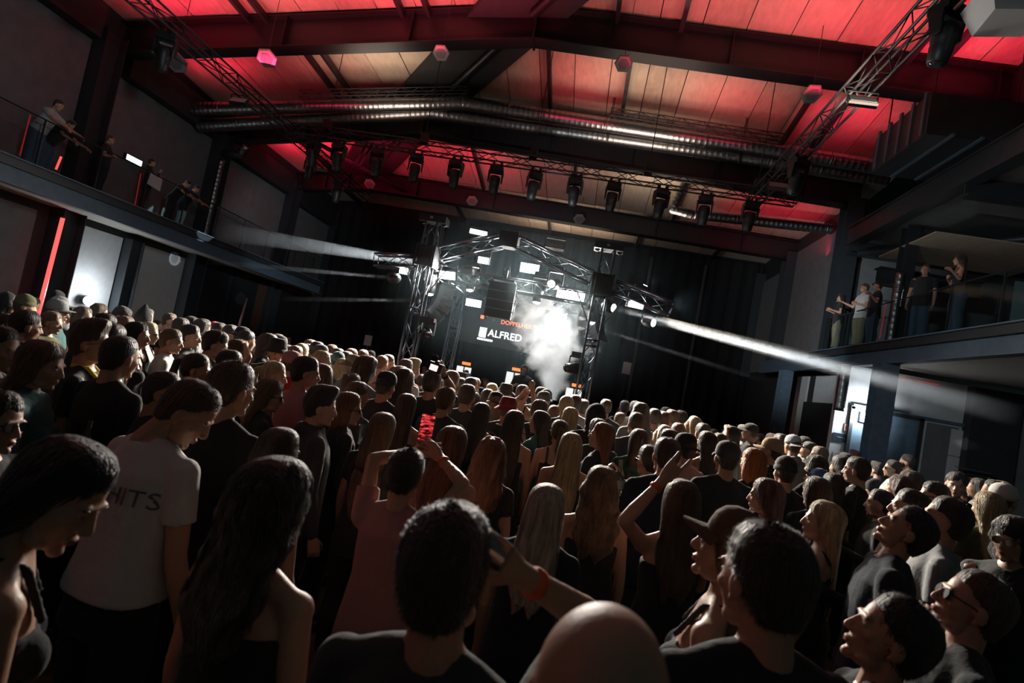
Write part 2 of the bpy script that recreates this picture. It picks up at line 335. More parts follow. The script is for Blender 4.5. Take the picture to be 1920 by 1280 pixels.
# ---- left balcony
BZ = 4.5
def balcony(name, x0, x1, y0, y1, label, side):
    root = MB().box(((x0 + x1) / 2, (y0 + y1) / 2, BZ - 0.2), (abs(x1 - x0), y1 - y0, 0.36)).build(name, M_soffit); tag(root, label, None, None, 'structure')
    mb = MB()   # edge channel: web + two flanges
    mb.box((x0 + side * 0.0, (y0 + y1) / 2, BZ - 0.28), (0.04, y1 - y0, 0.56)); mb.box((x0 - side * 0.09, (y0 + y1) / 2, BZ - 0.015), (0.22, y1 - y0, 0.03)); mb.box((x0 - side * 0.09, (y0 + y1) / 2, BZ - 0.56), (0.22, y1 - y0, 0.03))
    mb.build('edge_beam', M_steelblue, root)
    MB().box((x0 - side * 0.13, (y0 + y1) / 2, BZ - 0.12), (0.03, y1 - y0, 0.17)).build('kick_plate', M_steel, root)
    return root
bl = balcony('balcony_left', -12.2, XL, 4.0, 23.8, 'left balcony slab with a pale underside and steel edge', -1)
br = balcony('balcony_right', 7.1, 12.5, 4.0, 18.8, 'right balcony slab with a pale underside and steel edge', 1)
MB().box((7.45, 20.9, BZ - 0.2), (0.7, 5.4, 0.36)).build('walkway_slab', M_steel, br); MB().box((7.08, 21.0, BZ - 0.3), (0.12, 5.6, 0.5)).build('edge_beam', M_steelblue, br)
M_ledw = mat('white led channel', (.8, .8, .8), .4, emit=(1, .97, .92), es=1.2)
for z in (1,): MB().box((-12.55, 14.5, BZ - 0.385), (0.03, 3.4, 0.02)).build('led_channel', M_ledw, bl)
for y in (9.3, 16.9): MB().lathe([(0.035, 0), (0.04, -0.05), (0.02, -0.07)], 10, Matrix.Translation((-12.75, y, BZ - .38))).build('sprinkler', M_galv, bl)
for y in (11.2, 15.6): MB().lathe([(0.035, 0), (0.04, -0.05), (0.02, -0.07)], 10, Matrix.Translation((7.6, y, BZ - .38))).build('sprinkler', M_galv, br)
# rails: thin posts, top rail and glass panes
def railing(x, y0, y1, side, label):
    root = thing('balcony_railing', label, 'railing', (x, y0, BZ)); L = y1 - y0; n = int(L / 1.45)
    for i in range(n + 1):
        MB().box((0, L * i / n, 0.52), (0.05, 0.012, 1.06)).build('post', M_steel, root)
    MB().tube([(0, 0, 1.04), (0, L, 1.04)], 0.016, 10).build('handrail', M_black, root, True)
    for i in range(n): MB().box((side * 0.03, L * (i + .5) / n, 0.52), (0.008, L / n - 0.06, 0.94)).build('pane', M_glass, root)
railing(-12.25, 6.0, 23.6, 1, 'glass balcony railing along the left balcony edge')
railing(7.15, 8.0, 18.3, -1, 'glass balcony railing along the right balcony edge')
# red led tubes and rail uprights given a red glow
def glowtube(p0, p1, label, r=0.02, m=M_ledred):
    o = MB().tube([p0, p1], r, 8).build('glow_tube', m); return tag(o, label, 'light')
glowtube((XL + 0.5, 12.85, 1.2), (XL + 0.5, 12.9, 3.85), 'tall glowing red light tube against the dark left column', 0.05)
p = at_x(109, 301, -13.3); glowtube(p - [0, 0, .22], p + [0, 0.05, .12], 'short glowing red tube behind the left balcony people', 0.025)
M_redglow = mat('dim red glow', (0.2, 0.02, 0.02), 0.4, emit=(1.0, 0.05, 0.06), es=0.22)
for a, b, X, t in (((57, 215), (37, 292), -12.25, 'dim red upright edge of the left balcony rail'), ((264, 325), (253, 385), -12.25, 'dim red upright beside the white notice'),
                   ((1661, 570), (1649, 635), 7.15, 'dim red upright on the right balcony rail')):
    glowtube(at_x(*a, X), at_x(*b, X), t, 0.012, M_redglow)  # red light falling on the rail posts is put into their glow
glowtube((7.9, 15.92, 3.86), (9.2, 15.92, 3.86), 'thin red light line at the top of the right ground floor wall', 0.012, M_redglow)

# ---- right ground floor: white wall with doors facing the crowd
YW = 16.0
struct('wall_front_right', MB().box((9.6, YW + 0.1, 2.0), (5.6, 0.2, 3.95)), M_white)
wf = bpy.data.objects['wall_front_right']
MB().box((10.5, YW - 0.15, 2.0), (1.15, 0.3, 3.9)).build('column', M_darkwall)['kind'] = 'structure'
struct('wall_side_right', MB().box((12.4, 10, 2.0), (0.2, 12, 3.95)), M_wall)
MB().box((11.9, YW - 0.04, 2.0), (1.6, 0.06, 3.9)).build('panel', M_wall, wf)
# door leaf pair with frame
dr = MB().box((8.05, YW - 0.03, 1.42), (1.62, 0.05, 2.84)).build('door_1', M_steelblue); tag(dr, 'dark double door beside the wall lamp', None, None, 'structure')
for x in (7.2, 8.9): MB().box((x, YW - 0.05, 1.45), (0.09, 0.12, 2.9)).build('door_frame', M_steel, dr)
MB().box((8.05, YW - 0.05, 2.88), (1.8, 0.12, 0.09)).build('door_frame', M_steel, dr)
MB().box((8.06, YW - 0.065, 1.42), (0.02, 0.02, 2.8)).build('leaf_joint', M_black, dr); MB().tube([(7.42, YW - .1, 1.0), (7.42, YW - .1, 1.15)], 0.012).build('handle', M_galv, dr)
MB().box((9.45, YW - 0.03, 1.42), (0.75, 0.04, 2.84)).build('door_2', M_wall)['kind'] = 'structure'
MB().box((9.0, YW - 0.05, 2.93), (3.6, 0.1, 0.08)).build('trim_2', M_steelblue)['kind'] = 'structure'
for z in (2.45, 1.75): MB().box((9.86, YW - 0.06, z), (0.42, 0.03, 0.68)).build('panel', M_white, wf)
column(7.0, 14.2, 0, 3.95, 0.42, 0.4, M_steelblue, 'steel column standing in front of the double door'); column(6.95, 20.5, 0, 3.95, 0.4, 0.36, M_steelblue)
struct('wall_recess_right', MB().box((7.75, 18.4, 1.5), (0.1, 4.4, 3.0)), M_black)
# ---- upper gallery at the right
ug = MB().box((10.2, 10.8, 7.95), (6.2, 13.4, 0.2)).build('gallery_upper', M_wall); tag(ug, 'dark upper gallery slab above the right balcony', None, None, 'structure')
mb = MB(); mb.box((7.12, 10.8, 7.98), (0.05, 13.6, 0.55)); mb.box((7.2, 10.8, 7.72), (0.3, 13.6, 0.04)); mb.box((7.2, 10.8, 8.26), (0.3, 13.6, 0.04)); mb.build('edge_beam', M_steel, ug)
for y in (17.5, 12.4): mb = MB(); mb.box((9.8, y, 7.7), (5.4, 0.04, 0.5)); mb.box((9.8, y, 7.44), (5.4, .28, .04)); mb.build('cross_beam', M_steel, ug)
bar('diagonal_brace', (7.3, 17.2, 7.4), (9.6, 14.2, 7.4), 0.12, M_steel, ug, 4)
mb = MB(); mb.box((8.7, 16.2, 6.55), (2.6, 0.05, 0.4)); mb.box((8.7, 16.2, 6.34), (2.6, .34, .04)); mb.box((8.7, 16.2, 6.76), (2.6, .34, .04)); o = mb.build('stair_beam', M_steel, ug)
MB().box((9.4, 15.6, 7.3), (3.4, 2.6, 0.03)).build('ceiling_board', M_ceil, ug)
column(7.8, 15.6, BZ, 7.8, 0.34, 0.3); struct('wall_upper_right', MB().box((10.2, 18.95, 6.2), (4.8, 0.15, 3.6)), M_wall)
struct('wall_gallery_right', MB().box((12.5, 11, 8.2), (0.2, 14, 7.6)), M_darkwall)
struct('wall_attic_right', MB().box((8.7, 9.0, 9.9), (0.15, 11, 3.2)), M_darkwall)
# ================================================================== DUCTS, TRUSSES AND LAMPS UNDER THE ROOF
M_alu = mat('bare aluminium truss', (0.40, 0.42, 0.45), 0.32, 1.0, bump=0.03, bscale=60)
M_blk = mat('black powder coat', (0.020, 0.021, 0.024), 0.5, 0.0, bump=0.03, bscale=60)
M_plast = mat('black moulded plastic', (0.014, 0.015, 0.017), 0.45)
M_lens = mat('dark glass lens', (0.02, 0.022, 0.03), 0.08, spec=0.8)
M_dull = mat('grey white fitting', (0.34, 0.35, 0.35), 0.6)
def spiral_duct(pts, r, label, bend=None):
    """round duct through pts; spiral seams are real ribs"""
    root = thing('air_duct', label, 'duct', tuple(pts[0])); o0 = Vector(pts[0]); P = [Vector(p) - o0 for p in pts]
    for i in range(len(P) - 1):
        a, b = P[i], P[i + 1]; L = (b - a).length; n = int(L / 0.16); sec = []; rr = []
        for k in range(n):
            for f, dr in ((0.0, 0.0), (0.42, 0.0), (0.5, 0.005), (0.58, 0.0)): sec.append(a + (b - a) * ((k + f) / n)); rr.append(r + dr)
        sec.append(b); rr.append(r); MB().tube(sec, rr, 24).build('pipe', M_galv, root, True)
        for t in np.arange(0.5, L / 3.0):
            c = a + (b - a) * min(1, t * 3.0 / L); d = (b - a).normalized(); MB().tube([c - d * 0.03, c + d * 0.03], r + 0.014, 24).build('coupling', M_galv, root, True)
    for c in P[1:-1]: MB().ball(c, r + 0.004, 24, 12).build('elbow', M_galv, root, True)
    return root
def pt(x, y, Y): return tuple(at_y(x, y, Y))
spiral_duct([pt(335, 205, 16.6), pt(868, 193, 16.6), pt(1455, 282, 16.6), (7.7, 16.6, pt(1455, 282, 16.6)[2] - 0.12)], 0.21, 'upper of two parallel shiny round air ducts')
spiral_duct([pt(372, 236, 17.1), pt(812, 211, 17.1), pt(1440, 300, 17.1), (7.7, 17.1, pt(1440, 300, 17.1)[2] - 0.12)], 0.22, 'lower of two parallel shiny round air ducts')
for y in (610, 845, 1146, 1480): pass
for px, py in ((845, 170), (1146, 210), (1395, 250)):
    a = at_y(px, py + 10, 16.85); g = thing('duct_hanger', 'thin threaded hanger rods holding the ducts near x %d' % 0 if False else {845: 'threaded hanger pair at the bend of the ducts', 1146: 'threaded hanger pair below the hexagon lamp stem', 1395: 'threaded hanger pair at the right run of the ducts'}[px], 'hanger', tuple(a))
    for dx in (-.02, .02): MB().tube([(dx, 0, 1.4), (dx, 0, -0.75)], 0.012, 6).build('rod', M_blk, g)
# small duct elbow on the left wall and duct drop at the right
spiral_duct([pt(402, 285, 18.6), pt(452, 290, 18.2), pt(462, 273, 18.0)], 0.13, 'short bent shiny duct beside the left dark column')
spiral_duct([tuple(at_x(415, 300, XL + .35)), (at_x(415, 300, XL + .35)[0], at_x(415, 300, XL + .35)[1], 4.3)], 0.13, 'vertical shiny duct pipe behind the leaning balcony pair')
spiral_duct([pt(1292, 330, 20.0), pt(1262, 392, 20.0), pt(1300, 402, 20.2), pt(1560, 430, 20.2)], 0.17, 'bent spiral duct behind the right hanging spotlights')
spiral_duct([(6.72, 15.6, 3.9), (6.72, 15.6, 2.7)], 0.13, 'vertical shiny duct pipe left of the lit wall corner')
spiral_duct([(7.6, 15.4, BZ + 0.05), (7.6, 15.4, BZ + 2.0)], 0.11, 'vertical shiny duct pipe behind the balcony man in white')
o = MB(); a = at_x(1560, 553, 7.9); b = at_x(1590, 548, 9.0); o.tube([a, b], 0.2, 20); tag(o.build('vent_silencer', M_galv, None, True), 'rounded shiny silencer barrel behind the balcony woman', 'duct')
# slim cable trusses above the ducts
for a, b, Y, t in (((565, 178), (876, 172), 16.2, 'slim flat truss above the ducts left of the ridge'), ((1145, 212), (1472, 262), 16.2, 'slim flat truss above the ducts right of the ridge'),
                   ((600, 166), (872, 156), 18.3, 'slim truss close to the tan ceiling boards left'), ((1150, 196), (1440, 236), 18.3, 'slim truss close to the tan ceiling boards right')):
    p0, p1 = Vector(pt(*a, Y)), Vector(pt(*b, Y)); g = thing('cable_truss', t, 'truss', tuple(p0)); truss(g, (0, 0, 0), p1 - p0, 0.22, M_blk, 0.3, 0.016, 0.008, merged=True)
# air handling unit with ribs in the upper right
u = thing('air_handling_unit', 'big box shaped ventilation unit hanging at the upper right', 'ventilation', (7.0, 13.2, 8.95))
MB().box((0, 0, 0.0), (1.9, 2.2, 0.9)).build('casing', M_steel, u)
for k in range(5): MB().box((-0.97, -0.95 + k * 0.46, 0.05), (0.05, 0.09, 0.95)).build('rib', M_steelblue, u)
for k in range(3): MB().box((-0.5 + k * 0.55, -0.1, -0.47), (0.06, 2.3, 0.05)).build('rail', M_steelblue, u)
for sx in (-.8, .8):
    for sy in (-.9, .9): MB().tube([(sx, sy, .4), (sx, sy, 1.7)], 0.015, 6).build('rod', M_blk, u)
# ---- the two long lighting trusses and the cross truss with the row of moving heads
TZ = 7.93
tl = thing('long_truss', 'long black truss running down the left of the hall', 'truss', (-9.8, 4.0, TZ)); truss(tl, (0, 0, 0), (0, 17.3, 0), 0.30, M_blk, 0.5, 0.025, 0.011)
tr = thing('long_truss', 'long black truss running down the right of the hall', 'truss', (3.75, 4.0, TZ)); truss(tr, (0, 0, 0), (0, 11.6, 0), 0.30, M_blk, 0.5, 0.025, 0.011)
tc = thing('cross_truss', 'black cross truss carrying the row of hanging spotlights', 'truss', (-9.6, 15.2, TZ + .02)); truss(tc, (0, 0, 0), (14.3, 0, 0), 0.30, M_blk, 0.5, 0.025, 0.011)
for x, w_ in ((-8.6, 'first from the left'), (-5.6, 'second from the left'), (-2.4, 'middle one'), (.8, 'second from the right'), (3.7, 'first from the right')):
    h = tag(MB().box((0, 0, .28), (.2, .2, .3)).tube([(0, 0, .4), (0, 0, roof(x, 15.2) - TZ)], 0.012, 6).build('chain_hoist', M_plast, None, loc=(x, 15.2, TZ)), None, 'hoist', 'chain hoists above the cross truss'); h['label'] = 'black chain hoist above the spotlight truss, %s of the five' % w_
_mh = {}
def moving_head(loc, label, tilt=8, yaw=0, s=1.0, group=None, lit=False):
    root = thing('moving_head', label, 'spotlight', loc, R(yaw), group); root.scale = (s, s, s)
    if not _mh:
        b = MB(); b.box((0, 0, -0.14), (0.34, 0.25, 0.10)); b.box((0, 0, -0.08), (0.26, 0.2, 0.04)); _mh['base'] = b
        b = MB(); b.box((0, 0, -0.215), (0.36, 0.12, 0.05))
        for sx in (-1, 1): b.hull([(sx * .155, -.06, -.47), (sx * .185, -.05, -.47), (sx * .185, .05, -.47), (sx * .155, .06, -.47)], [(sx * .14, -.09, -.2), (sx * .19, -.09, -.2), (sx * .19, .09, -.2), (sx * .14, .09, -.2)])
        _mh['yoke'] = b
        b = MB(); b.lathe([(0.05, .15), (0.115, .13), (0.135, .06), (0.135, -.06), (0.12, -.1), (0.125, -.14), (0.105, -.30), (0.095, -.31)], 18); _mh['head'] = b
        b = MB(); b.lathe([(0.088, 0), (0.088, -.012), (0.05, -.03)], 18); _mh['lens'] = b
        b = MB(); b.box((0, 0, -0.03), (0.05, 0.05, 0.07)); b.tube([(-.03, 0, 0.02), (.03, 0, 0.02)], 0.045, 10); _mh['clamp'] = b
        for k in list(_mh):
            me = bpy.data.meshes.new(k); me.from_pydata(_mh[k].v, [], _mh[k].f); me.materials.append({'lens': M_lens, 'clamp': M_blk}.get(k, M_plast)); _mh[k] = me
            if k in ('head', 'lens'): me.polygons.foreach_set('use_smooth', [len(p.vertices) == 4 for p in me.polygons])
    for k in ('base', 'yoke', 'clamp'):
        if k == 'clamp':
            for sx in (-.1, .1): link('clamp', _mh[k], root, (sx, 0, 0))
        else: link(k, _mh[k], root)
    h = link('head', _mh['head'], root, (0, 0, -0.44), (R(tilt), 0, 0)); link('lens', _mh['lens'], h, (0, 0, -0.308))
    return root
mhx = [(592, 258, 'leftmost'), (640, 262, 'second'), (715, 262, 'third'), (787, 272, 'fourth'), (861, 284, 'fifth'), (936, 296, 'sixth'), (1008, 306, 'seventh'), (1084, 319, 'eighth'), (1155, 329, 'ninth'), (1245, 341, 'tenth'), (1327, 354, 'eleventh'), (1412, 364, 'twelfth')]
for i, (x, y, w_) in enumerate(mhx):
    p = at_y(x, y, 15.2); moving_head((p[0], 15.2, TZ - 0.16), w_ + ' from the left of the spotlights hanging on the cross truss', 6 + (i * 37) % 11, (i * 53) % 40 - 20, 1.12, 'hanging spotlights on the cross truss')
for X, Yp, t, s_ in ((-9.8, 7.15, 'huge near spotlight cut off by the top edge above the left truss', 1.1), (-9.8, 10.35, 'black spotlight hanging on the left truss against the red ceiling', 1.1), (-9.8, 16.8, 'spotlight on the left truss just left of the first beam splice', 1.0),
                     (-9.8, 18.9, 'farthest spotlight hanging near the end of the left truss', 1.1), (3.75, 7.4, 'black spotlight under the right truss beside the dark girder', 1.1), (3.75, 12.3, 'black spotlight under the far half of the right truss', 1.1)):
    moving_head((X, Yp, TZ - 0.16), t, 10, 25, s_)
def batten(loc, label, yaw, pitch=0, es=0.0, size=(0.46, 0.20, 0.10), m=None):
    root = thing('floodlight', label, 'floodlight', loc, R(yaw)); w_, h_, d_ = size
    hd = MB().box((0, 0, 0), (w_, d_, h_)).build('housing', M_plast, root, rot=(R(pitch), 0, 0)); MB().box((0, -d_ / 2 - .004, 0), (w_ - .04, .008, h_ - .035)).build('lens', m or M_dull, hd)
    mb = MB()
    for sx in (-1, 1): mb.box((sx * (w_ / 2 + .012), 0, .07), (.01, .03, .2))
    mb.box((0, 0, .17), (w_ + .03, .03, .012)); mb.build('yoke', M_blk, root); return root
for X, Yp, t in ((-9.8, 8.9, 'flat floodlight under the left truss nearest the camera'), (-9.8, 12.9, 'flat floodlight under the middle of the left truss'), (-9.8, 17.6, 'small floodlight under the far part of the left truss'),
                 (3.75, 6.2, 'flat floodlight clamped to the right truss near the top'), (3.75, 9.6, 'pale faced floodlight under the middle of the right truss'), (3.75, 13.6, 'pale faced floodlight near the far end of the right truss')):
    batten((X, Yp, TZ - 0.35), t, 0, -35)
# hexagonal speakers hanging from the roof
M_hex = mat('hexagon speaker casing', (0.22, 0.23, 0.23), 0.55); M_hexg = mat('hexagon speaker cloth', (0.15, 0.155, 0.155), 0.8, bump=.4, bscale=200)
for x, y, Y, t, s_ in ((330, 118, 12.2, 'hexagon ceiling speaker nearest the left column', .27), (500, 110, 12.9, 'hexagon ceiling speaker between two dark purlins left', .26), (827, 100, 13.3, 'hexagon ceiling speaker left of the dark ridge band', .22), (1169, 120, 13.3, 'hexagon ceiling speaker on a stem right of the ridge', .22), (1523, 177, 13.3, 'hexagon ceiling speaker beside the right lighting truss', .24),
                       (885, 377, 23.4, 'far hexagon speaker under the pale end girder left', .26), (1086, 411, 23.4, 'far hexagon speaker under the pale end girder right', .26), (693, 345, 23.2, 'far hexagon speaker at the red bracing', .26)):
    p = at_y(x, y, Y); g = thing('hexagon_speaker', t, 'speaker', tuple(p)); M_ = Matrix.Rotation(R(-38), 4, 'X') @ Matrix.Rotation(R(-10), 4, 'Y')
    o = MB().lathe([(s_ * .55, .10), (s_, .05), (s_, 0), (s_ * .86, -.02)], 6, M_).build('casing', M_hex, g); MB().lathe([(s_ * .62, -.02), (s_ * .60, -.03)], 6, M_).build('grille', M_hexg, g)
    MB().tube([(0, 0, .08), (0, 0, roof(p[0], p[1]) - p[2])], 0.007, 6).build('stem', M_blk, g)
p = at_y(1895, 18, 6.8); g = thing('projector', 'pale angular projector housing in the top right corner', 'projector', tuple(p))
MB().hull([(-.28, -.2, -.16), (.34, -.2, -.1), (.34, .3, -.1), (-.2, .3, -.16)], [(-.42, -.3, .16), (.4, -.3, .2), (.4, .36, .2), (-.34, .36, .16)]).build('housing', mat('pale housing', (0.5, .52, .52), .5), g); MB().box((-.44, 0, .17), (.03, .6, .03)).build('trim_rail', M_galv, g)
# ---- wall lamps
M_hot = mat('white hot lamp', (1, 1, 1), 0.4, emit=(0.93, 0.98, 1.0), es=30); M_hot2 = mat('white lamp', (1, 1, 1), 0.4, emit=(0.95, 1, 1.0), es=7)
p = at_x(249, 300, XL + .12); g = thing('emergency_light', 'small glowing emergency light on the wall above the left balcony', 'light', tuple(p)); MB().box((0, 0, 0), (.1, .62, .2)).build('housing', M_plast, g); MB().box((.055, 0, 0), (.012, .56, .15)).build('diffuser', M_hot2, g)
light('emergency_glow', 'AREA', (XL + .24, p[1], p[2] + .02), 5, COOL, .55, (XL + 3, p[1], p[2] - .5), .16)
p = at_x(163, 563, XL + .3); g = thing('wall_spotlight', 'bright floodlight glaring on the white wall under the left balcony', 'light', (p[0], p[1], p[2])); MB().lathe([(.1, .14), (.13, .10), (.13, .02), (.11, .01)], 18, Matrix.Rotation(R(-90), 4, 'Y')).build('housing', M_plast, g, True); MB().ball((0.06, 0, 0), .13, 16, 10).build('bulb', M_hot, g, True)
light('wall_glow', 'POINT', (XL + .50, p[1], p[2] + .05), 120, COOL, .12)
g = thing('door_lamp', 'bright rectangular lamp above the double door', 'light', (7.62, YW - .12, 2.66)); MB().box((0, 0, 0), (.52, .12, .26)).build('housing', M_blk, g); MB().box((0, -.065, -.01), (.48, .014, .22)).build('diffuser', M_hot, g)
light('door_glow', 'AREA', (7.5, YW - .32, 2.7), 70, COOL, .5, (7.3, YW + 1, 2.75), .3)
p = at_x(1722, 558, 8.2); g = thing('balcony_lamp', 'small glowing lamp behind the man on the right balcony', 'light', tuple(p)); MB().box((0, 0, 0), (.1, .3, .34)).build('housing', M_blk, g); MB().box((-.056, 0, 0), (.012, .2, .28)).build('diffuser', M_hot2, g); MB().tube([(0, 0, .1), (7.8 - p[0], 15.6 - p[1], .1)], .02, 6).build('arm', M_blk, g)
# ================================================================== THE STAGE ROOF
YF, YR, TL, TR = 12.0, 15.8, -3.82, 0.10
st = thing('stage_tower', 'front left lattice tower of the stage roof', 'tower', (TL, YF, 0)); sr = thing('stage_tower', 'front right lattice tower of the stage roof', 'tower', (TR, YF, 0))
sl2 = thing('stage_tower', 'rear left lattice tower of the stage roof', 'tower', (TL, YR, 0)); sr2 = thing('stage_tower', 'rear right lattice tower of the stage roof', 'tower', (TR, YR, 0))
M_tw = mat('anodised dark truss', (0.16, 0.18, 0.21), 0.28, 1.0)
for g, top in ((st, 5.05), (sr, 5.05), (sl2, 4.3), (sr2, 4.3)):
    truss(g, (0, 0, .02), (0, 0, top), 0.27, M_tw, 0.45, 0.025, 0.011, up=(0, 1, 0))
    MB().box((0, 0, .015), (.6, .6, .03)).build('base_plate', M_blk, g)
    for z in (1.55, 2.95):
        for s_ in (-1, 1):
            for z2 in (0, .12): bar('joint_bar', (-.14, s_ * .135, z + z2), (.14, s_ * .135, z + z2), .016, M_tw, g)
for g in (st, sr):
    MB().box((0, 0, 5.1), (.62, .34, .15)).build('head_block', M_plast, g); MB().box((-.02, -.175, 5.11), (.06, .01, .05)).build('label_plate', M_dull, g)
    for s_ in (-1, 1): MB().lathe([(.06, -.03), (.06, .03)], 14, Matrix.Translation((s_ * .24, 0, 5.04)) @ Matrix.Rotation(R(90), 4, 'X')).build('pulley', M_blk, g)
    mb = MB()
    for z in (4.05, 4.45):
        for s_ in (-1, 1): mb.box((0, s_ * .2, z), (.46, .05, .06)); mb.box((s_ * .2, 0, z), (.05, .46, .06))
    for sx in (-1, 1):
        for sy in (-1, 1): mb.box((sx * .2, sy * .2, 4.25), (.05, .05, .5))
    for s_ in (-1, 1): mb.box((0, s_ * .215, 4.25), (.3, .02, .34)); mb.box((s_ * .215, 0, 4.25), (.02, .3, .34))
    mb.build('sleeve_block', M_plast, g)
PK = (-2.06, 4.93)
def span(name, label, p0, p1, w=.27, mrg=False, bay=.42, m=None):
    g = thing(name, label, 'truss', tuple(p0)); truss(g, (0, 0, 0), Vector(p1) - Vector(p0), w, m or M_tw, bay, .024, .010, up=(0, 0, 1), merged=mrg); return g
span('roof_truss', 'left sloping truss of the stage gable', (TL + .3, YF, 4.36), (PK[0] - .18, YF, PK[1] - .06)); span('roof_truss', 'right sloping truss of the stage gable', (PK[0] + .18, YF, PK[1] - .05), (TR - .25, YF, 4.38))
MB_ = MB().box((0, 0, 0), (.42, .32, .34)); tag(MB_.build('gable_corner', M_blk, None, loc=(PK[0], YF, PK[1] - .02)), 'black corner piece at the peak of the stage gable', 'corner')
span('truss_arm', 'short truss arm sticking out left of the front left tower', (TL - .25, YF, 4.1), (TL - 1.15, YF, 3.98)); span('truss_arm', 'truss arm sticking out right of the front right tower', (TR + .25, YF, 4.28), (TR + 1.5, YF, 4.0))
span('side_truss', 'left side truss of the stage roof', (TL, YF + .25, 4.2), (TL, YR - .1, 4.2)); span('side_truss', 'right side truss of the stage roof', (TR, YF + .25, 4.2), (TR, YR - .1, 4.2)); span('rear_truss', 'rear cross truss of the stage roof', (TL + .2, YR, 4.2), (TR - .2, YR, 4.2))
span('middle_truss', 'lower cross truss holding the middle speaker column', (TL + .25, 12.7, 4.05), (TR - .25, 12.7, 4.05))
for g_, z in ((st, 4.0), (sr, 4.0)):
    for s_ in (-1, 1): bar('knee_brace', (s_ * .2, 0, z), (s_ * .75, 0, z - .1 + .35), .014, M_tw, g_) if False else bar('knee_brace', (s_ * .17, 0, z - .55), (s_ * .5, 0, z + .05), .014, M_tw, g_)
tag(MB().hull([(TL + .1, YR + .28, 2.72), (-.55, YR + .28, 2.72), (-.55, YR + .34, 2.72), (TL + .1, YR + .34, 2.72)], [(TL + .1, YR + .28, 3.95), (-.55, YR + .28, 3.95), (-.55, YR + .34, 3.95), (TL + .1, YR + .34, 3.95)]).build('led_wall', mat('led wall face', (.02, .022, .026), .5)), 'dark video wall hanging behind the performer', 'screen')
TXT = bpy.data.scenes.new('lettering')
def text(s, loc, size, m, rot=(R(90), 0, 0), name='lettering', parent=None, label=None, cat=None, ext=0.002):
    c = bpy.data.curves.new(name, 'FONT'); c.body = s; c.size = size; c.extrude = ext; c.resolution_u = 3; c.materials.append(m)
    t = bpy.data.objects.new(name, c); TXT.collection.objects.link(t); TXT.view_layers[0].update(); dg = TXT.view_layers[0].depsgraph; me = bpy.data.meshes.new_from_object(t.evaluated_get(dg)); bpy.data.objects.remove(t)
    o = link(name, me, parent, loc, rot); 
    if label: tag(o, label, cat)
    return o
lw = bpy.data.objects['led_wall']
M_scrw = mat('screen white', (1, 1, 1), .5, emit=(.95, 1, 1), es=3.5); M_scro = mat('screen orange', (1, .3, .1), .5, emit=(1.0, .16, .06), es=2.2)
text('DOPPELHERTZ', (-2.55, YR + .26, 3.42), .17, M_scro, parent=lw); text('ALFRED', (-2.86, YR + .26, 3.0), .29, M_scrw, parent=lw)
MB().box((-3.02, YR + .27, 3.08), (.2, .02, .28)).box((-2.92, YR + .27, 2.88), (.45, .02, .05)).build('logo_block', M_scrw, lw)
MB().box((-3.62 + .5, YR + .27, 3.52), (.1, .02, .1)).build('logo_mark', M_scro, lw)
# ---- bright flood lamps of the stage; each has a real light in front of it
def flood(x, y, Y, w_, h_, es, label, aim, watts, tilt=0, roll=0, heat=M_hot, color=(1, .94, .87), spread=160):
    p = Vector(at_y(x, y, Y)); d = (Vector(aim) - p).normalized(); g = thing('stage_floodlight', label, 'floodlight', tuple(p)); Mx = d.to_track_quat('-Y', 'Z').to_matrix().to_4x4(); 
    h = MB().box((0, .05, 0), (w_, .1, h_)).build('housing', M_plast, g); h.matrix_local = Mx; MB().box((0, -.006, 0), (w_ - .03, .012, h_ - .03)).build('lens', heat, h)
    mb = MB()
    for sx in (-1, 1): mb.box((sx * (w_ / 2 + .015), .05, .08), (.012, .03, h_ * .6 + .2))
    mb.box((0, .05, .08 + h_ * .3 + .1), (w_ + .04, .03, .012)).build('yoke', M_blk, h)
    if watts: light('flood_glow', 'AREA', tuple(p + d * .05), watts * .62, color, w_ * .9, tuple(p + d * 3), h_ * .9, spread=spread)
    return p
CAMP = (-.5, 0, 2.2)
FW_ = 1.0
flood(1070, 553, 13.2, .68, .32, 0, 'brightest stage floodlight left of the right tower', (0.5, 3, 1.2), 420 * FW_)
flood(993, 503, 12.9, .46, .24, 0, 'stage floodlight above the middle speaker column', (-1.5, 3, 1.2), 260 * FW_)
flood(838, 516, 12.4, .46, .20, 0, 'stage floodlight beside the front left tower', (-6, 4, 1.2), 420 * FW_)
flood(888, 568, 15.6, .46, .22, 0, 'rear stage floodlight left of the middle speaker column', (-3, 4, 1.2), 160 * FW_)
flood(906, 488, 12.1, .26, .17, 0, 'small square floodlight under the left gable slope', (-2, 2, 2), 30, heat=M_hot2)
flood(757, 508, 12.1, .22, .16, 0, 'small square floodlight on the left truss arm', (-3, 3, 2), 60, heat=M_hot2)
flood(897, 436, 12.2, .42, .18, 0, 'floodlight standing above the left gable slope tilted up', (-1.8, 8, 8.5), 60, heat=M_hot2)
flood(1192, 572, 12.0, .36, .14, 0, 'floodlight under the right truss arm beside the beams', (3.5, 4, 2), 60, heat=M_hot)
flood(1210, 538, 12.2, .34, .12, 0, 'small floodlight on top of the right truss arm', (2.5, 12, 9), 30, heat=M_hot2)
flood(1040, 460, 12.3, .42, .14, 0, 'unlit long floodlight on the right gable slope', (-1.0, 8, 7), 0, heat=M_dull)
flood(1050, 594, 15.6, .40, .22, 0, 'floodlight shining through the smoke behind the performer', (-1.2, 8, 1.2), 200)
flood(1011, 586, 15.72, .16, .16, 0, 'small lamp shining down through the smoke', (-1.2, 13, 1.0), 60)
